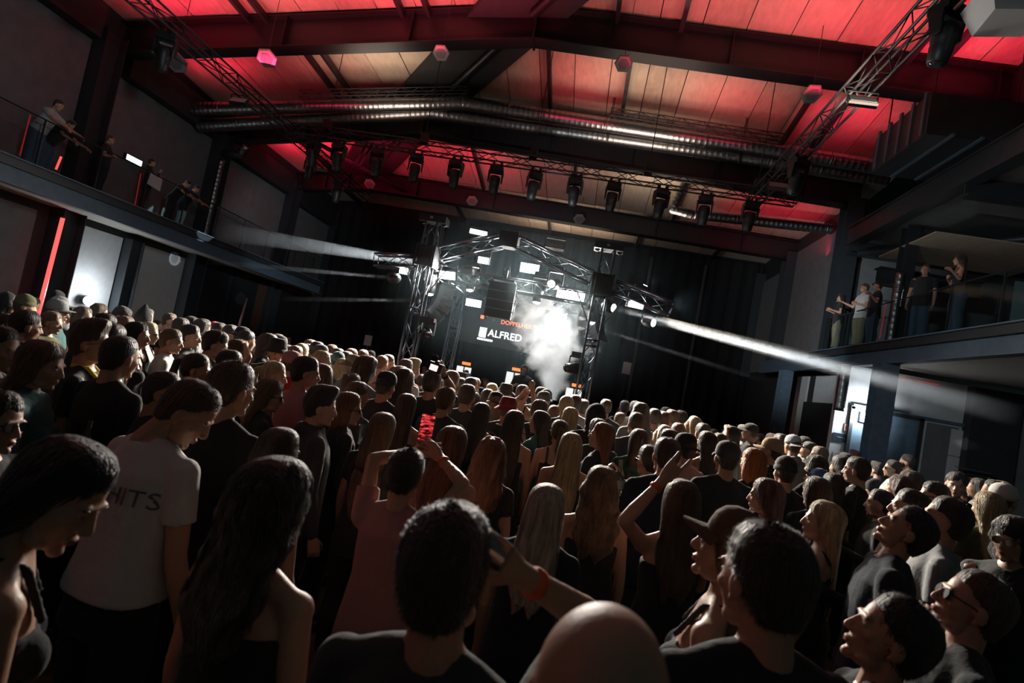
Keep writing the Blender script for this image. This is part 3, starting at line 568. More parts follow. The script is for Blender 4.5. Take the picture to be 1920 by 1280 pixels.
def stage_head(x, y, Y, aim, label, lit=M_hot, s=1.0):
    p = Vector(at_y(x, y, Y)); d = (Vector(aim) - p).normalized(); g = thing('moving_head', label, 'spotlight', tuple(p)); g.scale = (s, s, s)
    Mx = (-d).to_track_quat('Z', 'Y').to_matrix().to_4x4(); h = link('head', _mh['head'], g); h.matrix_local = Mx; l = MB().lathe([(0.086, 0), (0.08, -.02), (0.03, -.04)], 18).build('lens', lit, h, True); l.location = (0, 0, -.31)
    mb = MB(); mb.box((0, 0, .34), (.3, .24, .1)); mb.box((0, 0, .27), (.36, .12, .04))
    for sx in (-1, 1): mb.box((sx * .17, 0, .13), (.03, .12, .3))
    mb.build('yoke', M_plast, g); return p, d
stage_head(884, 526 - 6, 13.0, (-2.6, 12.6, 0), 'spotlight pointing down beside the left floodlight', M_hot2); stage_head(1010, 542, 12.9, (-1.2, 12.8, 0), 'spotlight pointing down right of the middle speaker column', M_hot2)
stage_head(808, 526, 12.4, (-3.3, 12.3, 0), 'spotlight pointing down above the left speaker column', M_hot2)
stage_head(1113, 580, 12.9, (0.3, 12.6, 0), 'spotlight pointing down inside the right tower', M_hot2)
stage_head(1040, 532, 12.6, (-2.2, 5, 2.5), 'spotlight facing the crowd above the brightest floodlight', M_hot2)
stage_head(800, 625, 12.0, (-2.5, 10, 2.0), 'unlit round spotlight clamped on the left tower', M_lens, .9); stage_head(1079, 690, 12.3, (-2.5, 10, 2.0), 'unlit round spotlight clamped inside the right tower', M_lens, .9)
# ---- speaker columns
M_spk = mat('speaker cabinet paint', (0.05, 0.054, 0.06), .55, bump=.1, bscale=120); M_grl = mat('speaker grille', (0.02, .021, .023), .7, bump=.6, bscale=260)
def line_array(loc, n, label, w=.62, h=.2, d=.42, splay=6, yaw=0, mg=None):
    root = thing('speaker_column', label, 'speaker', loc, R(yaw)); a = 0; x = Vector((0, 0, 0))
    MB().box((0, 0, .06), (w * .8, d * .9, .05)).build('fly_frame', M_blk, root); MB().tube([(0, 0, .08), (0, 0, .32)], .04, 8).build('clamp', M_blk, root)
    for sx in (-.1, .1): MB().tube([(sx, 0, .08), (sx * .5, 0, .4)], .01, 6).build('sling', M_blk, root)
    for i in range(n):
        rot = Matrix.Rotation(R(a), 4, 'X'); T = Matrix.Translation(x)
        c = MB().hull([(-w / 2, -d / 2, -h), (w / 2, -d / 2, -h), (w / 2 * .9, d / 2, -h * .8), (-w / 2 * .9, d / 2, -h * .8)], [(-w / 2, -d / 2, -.008), (w / 2, -d / 2, -.008), (w / 2 * .9, d / 2, -h * .2), (-w / 2 * .9, d / 2, -h * .2)]).build('cabinet', mg or M_spk, root); c.matrix_local = T @ rot
        MB().box((0, -d / 2 - .006, -h / 2), (w - .03, .012, h - .03)).build('grille', M_grl, c)
        for sx in (-1, 1): MB().box((sx * (w / 2 - .0), -.02, -h / 2), (.012, .11, .03)).build('handle', M_galv, c); MB().box((sx * w / 2 * .96, d / 2, -h / 2), (.02, .05, h * .8)).build('rigging_arm', M_galv, c)
        x = x + (T.to_3x3() @ rot.to_3x3()) @ Vector((0, 0, -h)); a -= splay
    return root
line_array(tuple(at_y(946, 532, 12.55)), 4, 'middle speaker column seen from the front over the stage', .62, .205, .45, 0, 0)
M_spg = mat('grey speaker cabinet', (0.16, .17, .185), .5)
line_array(tuple(at_y(838, 540, 12.9)), 4, 'curved speaker column beside the front left tower', .6, .2, .4, 11, -68, M_spg)
line_array(tuple(at_y(1112, 585, 13.2)), 4, 'curved speaker column seen through the front right tower', .6, .2, .4, 11, 68, M_spg)
# ---- stage deck, desk and equipment
M_deck = mat('black deck', (.02, .02, .022), .6)
sd = thing('stage_deck', 'low black stage deck between the towers', 'stage', (-1.86, 14.0, 0)); MB().box((0, 0, .48), (4.3, 2.8, .1)).build('deck', M_deck, sd)
for x in (-2, 0, 2):
    for y in (-1.3, 1.3): MB().tube([(x, y, 0), (x, y, .45)], .025, 8).build('leg', M_galv, sd)
MB().box((0, -1.42, .25), (4.3, .02, .42)).build('front_panel', M_black, sd)
dk = thing('dj_desk', 'black desk with mixing gear in front of the performer', 'desk', (-1.7, 13.35, .53)); MB().box((0, 0, .92), (2.0, .6, .05)).build('tabletop', M_plast, dk); MB().box((0, -.28, .46), (2.0, .03, .9)).build('front_cloth', M_black, dk)
for x in (-.95, .95): MB().box((x, 0, .45), (.04, .5, .9)).build('leg', M_blk, dk)
for k, (x, w_) in enumerate(((-.62, .38), (-.2, .36), (.2, .36), (.62, .38))):
    q = thing('deck_player' if k in (0, 3) else 'mixer', ['left player on the desk', 'left mixer half on the desk', 'right mixer half on the desk', 'right player on the desk'][k], 'music gear', (-1.7 + x, 13.35, .53 + .945)); MB().box((0, 0, .05), (w_, .42, .1)).build('body', M_plast, q); MB().lathe([(.12, .1), (.115, .115)], 20, Matrix.Translation((0, -.03, 0))).build('platter', M_galv, q, True)
    for i in range(3): MB().lathe([(.018, .1), (.014, .13)], 10, Matrix.Translation((-.1 + i * .1, .15, 0))).build('knob', M_dull, q)
p = at_y(863, 712, 12.6); g = thing('amplifier_rack', 'grey slatted amplifier rack left of the stage', 'rack', (p[0], 12.15, 0)); MB().box((0, 0, .95), (.52, .5, 1.86)).build('case', M_blk, g)
for k in range(7): MB().box((0, -.26, 1.25 + k * .085), (.46, .02, .06)).build('slat', M_dull, g)
M_pap = mat('white paper', (.62, .62, .60), .8); M_or = mat('orange sign light', (1, .4, .1), .5, emit=(1, .26, .06), es=1.3); M_frg = mat('lit fridge door', (1, 1, 1), .4, emit=(.95, 1, .96), es=.9)
for x, y, Y, t in ((718, 672, 21, 'lit drinks fridge with two white doors left of the stage'), (872, 681, 19, 'lit drinks fridge with orange header behind the stage left'), (966, 692, 18.5, 'lit drinks fridge with orange header beside the performer'), (1078, 722, 18.5, 'lit drinks fridge with orange header behind the right tower')):
    p = at_y(x, y, Y); g = thing('drinks_fridge', t, 'fridge', (p[0], Y, 0)); zt = p[2] + .12
    MB().box((0, .3, zt / 2), (.62, .6, zt)).build('casing', M_plast, g); MB().box((.05, -.01, zt - .12), (.30, .02, .10)).build('header', M_or, g)
    for s_ in (-1, 1): MB().box((s_ * .14, -.012, zt - .55), (.23, .02, .62)).build('door', M_frg, g)
for x, y, Y, t, sz in ((690, 638, 24, 'white paper notice on the dark wall left of the stage', (.34, .46)), (1175, 690, 24, 'white paper notice on the dark wall right of the stage', (.34, .5))):
    p = at_y(x, y, Y); tag(MB().box(tuple(p), (sz[0], .01, sz[1])).build('paper_notice', M_pap), t, 'notice'); tag(MB().box((p[0], Y + .06, p[2] / 2 + .2), (.06, .06, p[2] + .3)).build('notice_post', M_blk), t.replace('white paper notice on the dark wall', 'thin dark post behind the paper notice'), 'post')
# white blank notice tied to the left balcony rail, signs at the lit door
q = [at_x(x, y, -12.2) for x, y in ((283, 324), (305, 337), (300, 359), (276, 344))]
mb = MB(); mb.hull([tuple(v) for v in q], [tuple(v + np.array([-.01, 0, 0])) for v in q]); tag(mb.build('rail_notice', mat('grey white card', (.42, .44, .46), .7)), 'blank white notice hanging on the left balcony railing', 'notice')
g = thing('room_sign', 'dark blue room sign left of the double door', 'sign', (7.05, YW - .02, 2.02)); MB().box((0, 0, 0), (.42, .02, .22)).build('plate', mat('navy sign', (.015, .03, .05), .5), g); MB().tube([(-.12, -.015, .0), (.02, -.015, .0)], .008, 6).tube([(.04, -.015, .04), (.1, -.015, -.04)], .008, 6).build('symbol', M_dull, g)
g = thing('toilet_sign', 'small red framed pictogram sign left of the double door', 'sign', (7.16, YW - .02, 2.32)); MB().box((0, 0, 0), (.17, .015, .2)).build('plate', M_pap, g)
mb = MB()
for sx in (-.04, .035): mb.box((sx, -.012, -.02), (.02, .006, .1)); mb.ball((sx, -.012, .05), (.014, .006, .014), 8, 6)
for a_, b_ in (((-.085, 0), (.012, .2)), ((.085, 0), (.012, .2)), ): mb.box((a_[0], -.012, 0), (b_[0], .006, b_[1]))
mb.box((0, -.012, .1), (.18, .006, .012)); mb.box((0, -.012, -.1), (.18, .006, .012)); mb.build('pictogram', mat('sign red', (.30, .03, .02), .5), g)
g = thing('poster', 'small grey printed poster below the room sign', 'poster', (7.02, YW - .02, 1.5)); MB().box((0, 0, 0), (.22, .01, .3)).build('sheet', M_pap, g); mb = MB()
for k in range(5): mb.box((0, -.008, .1 - k * .05), (.16, .004, .014))
mb.build('print', M_dull, g)
# clothes rack and shelf by the far right column
g = thing('clothes_rack', 'clothes rack with hanging shirts at the far right wall', 'rack', (9.85, 15.3, 0)); MB().tube([(-.4, 0, 0), (-.4, 0, 1.75), (.4, 0, 1.75), (.4, 0, 0)], .015, 8).build('frame', M_galv, g)
for k, c in enumerate(((.05, .05, .06), (.02, .03, .05), (.35, .12, .02), (.03, .03, .03), (.2, .2, .2))): MB().hull([(-.3 + k * .14, -.2, .9), (-.22 + k * .14, -.2, .9), (-.22 + k * .14, .2, .9), (-.3 + k * .14, .2, .9)], [(-.27 + k * .14, -.1, 1.66), (-.25 + k * .14, -.1, 1.66), (-.25 + k * .14, .1, 1.66), (-.27 + k * .14, .1, 1.66)]).build('shirt', mat('rack shirt %d' % k, c, .8), g)
MB().box((0, -.03, 1.85), (.7, .2, .02)).build('shelf', M_galv, g)
# ================================================================== PEOPLE: how bodies, heads, hands, hair and clothes are shaped
def new_mesh(name, V, T, Mi=None, mats=(), smooth=True):
    me = bpy.data.meshes.new(name); n = len(V); m = len(T)
    me.vertices.add(n); me.vertices.foreach_set('co', np.asarray(V, np.float32).ravel())
    me.loops.add(3 * m); me.loops.foreach_set('vertex_index', np.asarray(T, np.int32).ravel())
    me.polygons.add(m); me.polygons.foreach_set('loop_start', np.arange(m, dtype=np.int32) * 3)
    for k in mats: me.materials.append(k)
    if Mi is not None: me.polygons.foreach_set('material_index', np.asarray(Mi, np.int32))
    if smooth: me.polygons.foreach_set('use_smooth', np.ones(m, bool))
    me.update(calc_edges=True); return me
class G:                                    # triangles with a material index each
    def __init__(s, V=None, T=None, M=None):
        s.V = np.zeros((0, 3)) if V is None else V; s.T = np.zeros((0, 3), int) if T is None else T; s.M = np.zeros(len(s.T), int) if M is None else M
    def join(s, o, Mx=None, mi=None):
        V = o.V
        if Mx is not None: A = np.array(Mx); V = V @ A[:3, :3].T + A[:3, 3]
        s.T = np.vstack([s.T, o.T + len(s.V)]); s.V = np.vstack([s.V, V]); s.M = np.concatenate([s.M, o.M if mi is None else np.full(len(o.T), mi)]); return s
def ell(c, r, n=14, rot=None):
    b = MB().ball((0, 0, 0), (r, r, r) if not isinstance(r, (tuple, list)) else r, n, n // 2 + 1, rot); V = np.array(b.v) + np.array(c); return V, b.f
TMP = bpy.data.scenes.new('mould')
def mould_dg(): TMP.view_layers[0].update(); return TMP.view_layers[0].depsgraph
class Soup:
    def __init__(s): s.v = []; s.f = []; s.n = 0
    def put(s, V, F, A=None):
        V = np.asarray(V, float)
        if A is not None: V = V @ A[:3, :3].T + A[:3, 3]
        s.v.append(V); s.f += [tuple(i + s.n for i in f) for f in F]; s.n += len(V); return s
    def ball(s, c, r, A=None, rot=None, n=14): return s.put(*ell(c, r, n, rot), A)
    def cone(s, p0, p1, r0, r1, A=None, n=12, ends=True):
        b = MB().tube([p0, p1], [r0, r1], n); s.put(b.v, b.f, A)
        if ends: s.ball(p0, r0, A); s.ball(p1, r1, A)
        return s
    def loft(s, rings, A=None, n=22, pw=2.3):   # rings of (cx, cy, cz, rx, ry)
        V = []
        for cx, cy, cz, rx, ry in rings:
            for k in range(n):
                a = 2 * math.pi * k / n; c, d = math.cos(a), math.sin(a); q = (abs(c) ** pw + abs(d) ** pw) ** (-1 / pw); V.append((cx + rx * c * q, cy + ry * d * q, cz))
        m = len(rings); F = [(i * n + k, i * n + (k + 1) % n, (i + 1) * n + (k + 1) % n, (i + 1) * n + k) for i in range(m - 1) for k in range(n)] + [tuple(range(n))[::-1], tuple((m - 1) * n + k for k in range(n))]
        return s.put(V, F, A)
    def mesh(s, voxel, smooth=4, target=None):
        me = bpy.data.meshes.new('soup'); me.from_pydata(np.vstack(s.v).tolist(), [], s.f); o = bpy.data.objects.new('soup', me); TMP.collection.objects.link(o)
        m = o.modifiers.new('r', 'REMESH'); m.mode = 'VOXEL'; m.voxel_size = voxel
        m = o.modifiers.new('s', 'SMOOTH'); m.iterations = smooth; m.factor = 0.5
        if target:
            est = None; dg = mould_dg(); ev = o.evaluated_get(dg); tm = ev.to_mesh(); cnt = len(tm.polygons) * 2; ev.to_mesh_clear()
            if cnt > target: m = o.modifiers.new('d', 'DECIMATE'); m.ratio = target / cnt
        dg = mould_dg(); ev = o.evaluated_get(dg); tm = ev.to_mesh(); tm.calc_loop_triangles()
        V = np.empty(len(tm.vertices) * 3); tm.vertices.foreach_get('co', V); T = np.empty(len(tm.loop_triangles) * 3, int); tm.loop_triangles.foreach_get('vertices', T)
        ev.to_mesh_clear(); bpy.data.objects.remove(o); bpy.data.meshes.remove(me)
        return G(V.reshape(-1, 3), T.reshape(-1, 3))
def normals(g):
    N = np.zeros_like(g.V); a = g.V[g.T]; fn = np.cross(a[:, 1] - a[:, 0], a[:, 2] - a[:, 0])
    for k in range(3): np.add.at(N, g.T[:, k], fn)
    return N / np.maximum(np.linalg.norm(N, axis=1, keepdims=True), 1e-9)
def wob(P, s, seed=0): 
    x, y, z = P[:, 0] * s, P[:, 1] * s, P[:, 2] * s
    return (np.sin(x * 1.7 + seed + 1.3 * np.sin(y * 1.1 + z)) + np.sin(y * 2.3 - seed + 1.2 * np.sin(z * 1.3 + x)) + np.sin(z * 1.9 + 2 * seed + 1.1 * np.sin(x * 1.5 - y))) / 3

_head = {}
def head_g(fem, lod):
    k = (fem, lod)
    if k in _head: return _head[k]
    s = Soup(); w = 0.93 if fem else 1.0
    s.ball((0, -.012, .025), (.077 * w, .097, .092), n=40).ball((0, .028, -.018), (.064 * w, .062, .086), n=32).ball((0, .026, -.072), (.051 * w, .054, .045)).ball((0, .066, -.104), (.020, .018, .016))
    for e in (-1, 1):
        s.ball((e * .040 * w, .056, -.026), (.022, .022, .020)).ball((e * .034, .030, -.090), (.020, .03, .02))
        s.ball((e * .078 * w, -.006, -.014), (.009, .019, .030), rot=Matrix.Rotation(R(-14), 3, 'X')).ball((e * .076 * w, .002, -.04), (.007, .009, .01)).ball((e * .011, .096, -.042), (.008, .010, .007))
    s.cone((-.034, .080, .014), (.034, .080, .014), .010, .010).cone((0, .085, .006), (0, .102, -.033), .008, .0105).ball((0, .103, -.037), .0105)
    s.ball((0, .084, -.066), (.022, .010, .0055)).ball((0, .083, -.076), (.019, .010, .006)).cone((0, -.03, -.06), (0, -.045, -.17), .052 * w, .055 * w)
    g = s.mesh((.0042, .0065, .010)[lod], 3, (7000, 2200, 700)[lod])
    z = g.V; lipm = (z[:, 1] > .082) & (z[:, 2] < -.061) & (z[:, 2] > -.081) & (abs(z[:, 0]) < .021)
    g.M = np.where(lipm[g.T].all(axis=1), 2, 0)
    if lod < 2:
        for e in (-1, 1):
            V, F = ell((e * .031 * w, .0735, -.006), (.0125, .0115, .0085), 10); T = []
            for f in F: T += [(f[0], f[1], f[2])] + ([(f[0], f[2], f[3])] if len(f) == 4 else [])
            g.join(G(V, np.array(T)), mi=1)
            g.join(G((V - V.mean(0)) * .48 + V.mean(0) + [0, .0072, 0], np.array(T)), mi=4)
            V, F = ell((e * .034 * w, .084, .013), (.016, .007, .0035), 8); T = []
            for f in F: T += [(f[0], f[1], f[2])] + ([(f[0], f[2], f[3])] if len(f) == 4 else [])
            g.join(G(V, np.array(T)), mi=4)
    _head[k] = g; return g
_hand = {}
def hand_g(kind, sd, lod):
    k = (kind, sd, lod)
    if k in _hand: return _hand[k]
    curl = {'relaxed': [.35, .4, .45, .5], 'fist': [1, 1, 1, 1], 'grip': [.62, .64, .66, .70], 'phone': [.30, .34, .38, .42], 'flat': [.05, .05, .05, .08], 'horns': [.03, 1, 1, .05], 'point': [.03, .95, 1, 1]}[kind]
    s = Soup(); s.loft([(0, 0, -.01, .026, .019), (0, 0, .02, .036, .016), (0, .002, .06, .041, .015), (0, .003, .093, .040, .012)], n=14)
    T0 = -sd                                        # thumb side
    for i, (x, L, c) in enumerate(zip((.031, .0105, -.0105, -.031), (.074, .083, .077, .060), curl)):
        p = Vector((T0 * x, .002, .09)); a = 0
        for j, (fr, mx) in enumerate(((.45, 78), (.32, 95), (.23, 60))):
            a += R(mx * c); d = Vector((T0 * x * .9 * (1 - c), math.sin(a), math.cos(a))).normalized(); q = p + d * (L * fr); r0 = .0092 - .0008 * j; s.cone(p, q, r0, r0 - .0008); p = q
    tc = {'fist': .9, 'grip': .6, 'phone': .5, 'horns': .9, 'point': .8}.get(kind, .25); p = Vector((T0 * .026, .004, .022)); d = Vector((T0 * (.75 - .55 * tc), .25 + .6 * tc, .75)).normalized()
    q = p + d * .042; s.cone(p, q, .0135, .0105); d2 = Vector((T0 * (.3 - .9 * tc), .3 + .5 * tc, .8)).normalized(); q2 = q + d2 * .032; s.cone(q, q2, .0103, .0094); q3 = q2 + Vector((T0 * (.1 - 1.0 * tc), .25 + .3 * tc, .7)).normalized() * .024; s.cone(q2, q3, .0092, .0078)
    s.cone((0, 0, -.05), (0, 0, .0), .025, .026)
    g = s.mesh((.0034, .0045, .008)[lod], 2, (2600, 900, 240)[lod]); _hand[k] = g; return g

def nrm(v): v = np.asarray(v, float); return v / np.linalg.norm(v)
ARMS = {  # outward, forward, up of upper arm and of forearm; kind of hand; palm direction
    'down': ((.16, .02, -1), (.05, .28, -1), 'relaxed', (-1, 0, 0)), 'hold': ((.22, .02, -1), (-.35, 1, .35), 'grip', (-1, .2, 0)), 'fold': ((.20, .10, -1), (-.9, .55, .25), 'relaxed', (0, -1, 0)),
    'phone': ((.35, .85, .10), (-.62, .50, .90), 'phone', (-1, -.2, .2)), 'raise': ((.42, .45, .85), (.0, .30, 1), 'fist', (0, 1, 0)), 'wave': ((.5, .35, .8), (.1, .2, 1), 'flat', (0, 1, 0)), 'film': ((.40, .70, .45), (-.25, .35, 1), 'grip', (-.4, 1, 0)),
    'overhead': ((.62, .10, .75), (-.95, .1, .35), 'flat', (0, 0, -1)), 'chin': ((.25, .6, -.75), (-.35, .35, 1), 'fist', (-1, 0, 0)), 'drink': ((.60, .50, -.45), (-.50, .42, .85), 'grip', (-1, .1, .1)), 'lean': ((.16, .75, -.62), (.05, .90, -.35), 'relaxed', (0, 0, -1)),
    'horns': ((.85, .35, -.22), (.22, .35, 1), 'horns', (0, 1, 0)), 'bottle': ((.55, .45, -.75), (.15, .75, .75), 'grip', (-1, .1, 0)), 'side': ((.5, .2, -.9), (.4, .5, .3), 'relaxed', (0, 0, -1))}
def skel(fem, armL, armR, lean, aimL=None, aimR=None):
    hw = .158 if fem else .182; L = Matrix.Translation((0, 0, .95)) @ Matrix.Rotation(R(-lean), 4, 'X') @ Matrix.Translation((0, 0, -.95)); A = np.array(L); out = {'A': A}
    ul, fl = (.275, .25) if fem else (.295, .265)
    for sd, nm, aim in ((-1, armL, aimL), (1, armR, aimR)):
        u, f, hk, pn = ARMS[nm]; S = A[:3, :3] @ np.array((sd * hw, -.005, 1.408)) + A[:3, 3]
        if aim: E = S + nrm(np.array(aim[0]) - S) * ul; Wp = E + nrm(np.array(aim[1]) - E) * fl
        else: E = S + nrm((u[0] * sd, u[1], u[2])) * ul; Wp = E + nrm((f[0] * sd, f[1], f[2])) * fl
        z = nrm(Wp - E); y = np.array((pn[0] * sd, pn[1], pn[2]), float); y = nrm(y - z * (y @ z)); x = np.cross(y, z)
        H = np.eye(4); H[:3, 0], H[:3, 1], H[:3, 2], H[:3, 3] = x, y, z, Wp + z * .03
        out[sd] = (S, E, Wp, H, hk)
    return out
NECK = Vector((0, -.015, 1.50)); HC = Vector((0, .012, 1.633))
def head_mx(K, yaw, pitch, roll):
    return Matrix(K['A'].tolist()) @ Matrix.Translation(NECK) @ Matrix.Rotation(R(-yaw), 4, 'Z') @ Matrix.Rotation(R(pitch), 4, 'X') @ Matrix.Rotation(R(roll), 4, 'Y') @ Matrix.Translation(HC - NECK)
def body_g(K, fem, lod, hm):
    A = K['A']; s = Soup(); w = .9 if fem else 1.0
    if fem: rings = [(0, 0, .84, .165, .115), (0, -.005, .93, .172, .122), (0, 0, 1.03, .142, .100), (0, .005, 1.12, .122, .088), (0, .005, 1.25, .142, .100), (0, -.005, 1.36, .144, .092), (0, -.012, 1.42, .112, .072), (0, -.015, 1.475, .055, .056)]
    else: rings = [(0, 0, .84, .162, .115), (0, 0, .93, .165, .118), (0, 0, 1.06, .150, .108), (0, .005, 1.16, .152, .110), (0, .005, 1.28, .172, .120), (0, -.005, 1.37, .168, .108), (0, -.012, 1.43, .125, .082), (0, -.015, 1.485, .062, .063)]
    s.loft(rings, A)
    if fem:
        for e in (-1, 1): s.ball((e * .068, .085, 1.27), (.058, .05, .058), A)
    nt_ = np.array(hm @ Vector((0, -.028, -.085))); nb_ = A[:3, :3] @ np.array((0, -.015, 1.43)) + A[:3, 3]; s.cone(tuple(nb_), tuple(nt_), .056 * w, .052 * w)
    for e in (-1, 1):
        s.cone((e * .02, -.02, 1.478), (e * (.158 if fem else .182) * .85, -.012, 1.425), .046 * w, .040 * w, A)
        S, E, Wp, H, hk = K[e]; s.ball(S, .054 * w); s.cone(S, E, .048 * w, .038 * w); m_ = E + (Wp - E) * .3; s.cone(E, m_, .038 * w, .040 * w); s.cone(m_, Wp, .039 * w, .025 * w)
        hx = e * .088; s.cone((hx, 0, .90), (hx * 1.02, .01, .70), .088, .075).cone((hx * 1.02, .01, .70), (hx * .98, .012, .50), .074, .052).cone((hx * .98, .012, .50), (hx, -.018, .36), .05, .054).cone((hx, -.018, .36), (hx * 1.02, -.012, .10), .053, .034)
        s.ball((hx, -.03, .05), (.04, .045, .05)).ball((hx * 1.05, .07, .035), (.044, .11, .036))
    g = s.mesh((.010, .014, .020)[lod], 5, (15000, 5200, 2200)[lod]); sh = g.V[:, 2] < .10; g.M = np.where(sh[g.T].all(axis=1), 3, 0)
    g.join(head_g(fem, lod), hm)
    for e in (-1, 1): g.join(hand_g(K[e][4], e, lod), K[e][3])
    return g
def fold(g, amp, seed=0, sc=9):
    N = normals(g); P = g.V; q = wob(P * [1, 1, .45], sc, seed) + .5 * wob(P * [1, 1, .6], sc * 2.3, seed + 2); g.V = P + N * (amp * q)[:, None]; return g
def top_g(K, fem, lod, style):
    A = K['A']; s = Soup(); o = .014 if style != 'tank' else .005; zb = .80 if style in ('tee', 'hoodie', 'shirt', 'polo') else (.93 if style == 'tank' else .95)
    if style == 'crop': zb = 1.1
    elif abs(A[1, 2]) > .04: zb = max(zb, .93)
    r = [(0, 0, zb, .172 + o * 1.8, .128 + o * 1.8), (0, 0, (zb + 1.16) / 2, .150 + o * 2, .110 + o * 2), (0, .005, 1.16, (.128 if fem else .154) + o * 1.6, (.094 if fem else .112) + o * 1.5), (0, .005, 1.28, (.145 if fem else .173) + o, (.105 if fem else .120) + o)]
    if zb > 1: r = [(0, .004, zb, .126 + o, .092 + o), (0, .005, 1.28, (.145 if fem else .173) + o, (.105 if fem else .120) + o)]
    if style in ('tank', 'crop', 'tube'): r += [(0, 0, 1.335, (.147 if fem else .172) + o, (.098 if fem else .112) + o)]
    else: r += [(0, -.005, 1.375, (.147 if fem else .171) + o, .108 + o), (0, -.012, 1.435, (.114 if fem else .128) + o, .080 + o), (0, -.015, 1.482, .078 + o * .5, .068 + o * .4)]
    s.loft(r, A)
    if fem:
        for e in (-1, 1): s.ball((e * .068, .087, 1.27), (.060 + o * .5, .052 + o * .4, .058 + o * .3), A)
    if style in ('tank', 'crop'):
        for e in (-1, 1):
            pp = [(e * .085, -.098, 1.33), (e * .086, -.088, 1.42), (e * .084, -.035, 1.482), (e * .083, .025, 1.466), (e * .08, .090, 1.36)] if fem else [(e * .095, -.112, 1.33), (e * .095, -.098, 1.42), (e * .090, -.035, 1.490), (e * .088, .035, 1.47), (e * .088, .108, 1.33)]
            for a_, b_ in zip(pp, pp[1:]): s.cone(a_, b_, .012 if fem else .018, .012 if fem else .018, A, 8)
    elif style != 'tube':
        for e in (-1, 1):
            s.cone((e * .03, -.018, 1.470), (e * (.158 if fem else .182) * .86, -.012, 1.424), .052, .048, A)
            S, E, Wp, H, hk = K[e]; s.ball(S, .061)
            if style in ('tee', 'polo'): q = S + (E - S) * (.62 if not fem else .5); s.cone(S, q, .062, .060, ends=False); s.ball(S + (E - S) * .3, .061)
            else: s.cone(S, E, .062, .053); m_ = E + (Wp - E) * .5; s.cone(E, m_, .053, .049); s.cone(m_, Wp + (Wp - E) * .02, .049, .036)
        if style == 'hoodie':
            s.ball((0, -.085, 1.475), (.10, .055, .06), A); s.loft([(0, -.01, 1.47, .09, .085), (0, -.02, 1.51, .082, .08)], A)
        if style in ('shirt', 'polo'): s.loft([(0, -.016, 1.47, .070, .066), (0, -.02, 1.515, .062, .062)], A)
    g = s.mesh((.009, .013, .019)[lod], 3, (9000, 3200, 1300)[lod]); return fold(g, {'tank': .001, 'crop': .001, 'tube': .001}.get(style, .0075 if style != 'hoodie' else .010), len(style))
def legs_g(K, lod, wide):
    s = Soup(); o = .012 + wide * .02; s.loft([(0, 0, .80, .172 + o * .5, .128 + o * .5), (0, 0, .86, .176 + o * .3, .130 + o * .3), (0, 0, .95, .176, .128), (0, 0, 1.02, .156, .114)], K['A'])
    for e in (-1, 1):
        hx = e * .09; s.cone((hx, 0, .90), (hx * 1.04, .01, .70), .102, .090 + o).cone((hx * 1.04, .01, .70), (hx * 1.04, .010, .50), .090 + o, .070 + o).cone((hx * 1.04, .010, .50), (hx * 1.04, -.016, .36), .070 + o, .068 + o).cone((hx * 1.04, -.016, .36), (hx * 1.04, -.008, .12), .068 + o, .052 + o, ends=False)
    g = s.mesh((.013, .017, .024)[lod], 3, (5000, 2200, 900)[lod]); return fold(g, .006, 3, 11)
# ---------------- hair: a closed shell combed into locks, plus loose ribbons on the near heads
def hair_rings(kind):
    top = [(.0, .129, .004, .004), (-.005, .127, .03, .034), (-.010, .118, .052, .060), (-.014, .098, .071, .083), (-.018, .070, .083, .096), (-.022, .038, .087, .099)]   # cy z rx ry
    if kind in ('short', 'buzz', 'fade', 'quiff', 'cap', 'crop'):
        k = {'short': 1.0, 'buzz': .955, 'fade': .975, 'quiff': 1.02, 'cap': .95, 'crop': 1.03}[kind]
        t = [(cy, z * k, rx * k * .985, ry * k) for cy, z, rx, ry in top] + [(-.030, .008, .082 * k, .088 * k), (-.043, -.022, .073 * k, .070 * k), (-.055, -.050, .060 * k, .048 * k), (-.058, -.072, .046 * k, .036 * k)]
        if kind == 'quiff': t[0] = (.02, .158, .004, .004); t[1] = (.018, .155, .035, .05); t[2] = (.012, .143, .056, .080); t[3] = (.0, .118, .074, .098)
        return t
    if kind == 'bald': return None
    if kind == 'bob': return top + [(-.032, .0, .096, .085), (-.036, -.04, .101, .078), (-.038, -.08, .102, .074), (-.04, -.12, .097, .066), (-.045, -.145, .088, .055)]
    if kind in ('long', 'wavy', 'verylong', 'curly', 'shag'):
        L = {'long': .42, 'wavy': .36, 'verylong': .60, 'curly': .34, 'shag': .22}[kind]; w = {'long': 1, 'wavy': 1.13, 'verylong': 1.0, 'curly': 1.22, 'shag': 1.1}[kind]
        a = [(-.030, .002, .092, .086), (-.040, -.045, .094, .074), (-.058, -.09, .096, .060), (-.078, -.14, .100, .046)]; z = -.14
        k = 6
        for i in range(1, k + 1): t = i / k; a.append((-.078 - .045 * min(1, t * 1.6), -.14 - (L - .14) * t, .100 + .012 * math.sin(t * 3) - .045 * t ** 3, .044 - .020 * t))
        if kind == 'curly': top = [(cy, z_ * 1.1 + .004, rx * 1.12, ry * 1.1) for cy, z_, rx, ry in top]
        return top + [(cy, z_, rx * w, ry * w) for cy, z_, rx, ry in a]
    if kind in ('pony', 'bun', 'slick'): return [(cy, z * .975, rx * .96, ry * .98) for cy, z, rx, ry in top] + [(-.030, .008, .080, .086), (-.043, -.022, .071, .068), (-.055, -.050, .055, .044), (-.058, -.066, .036, .03)]
_hair = {}
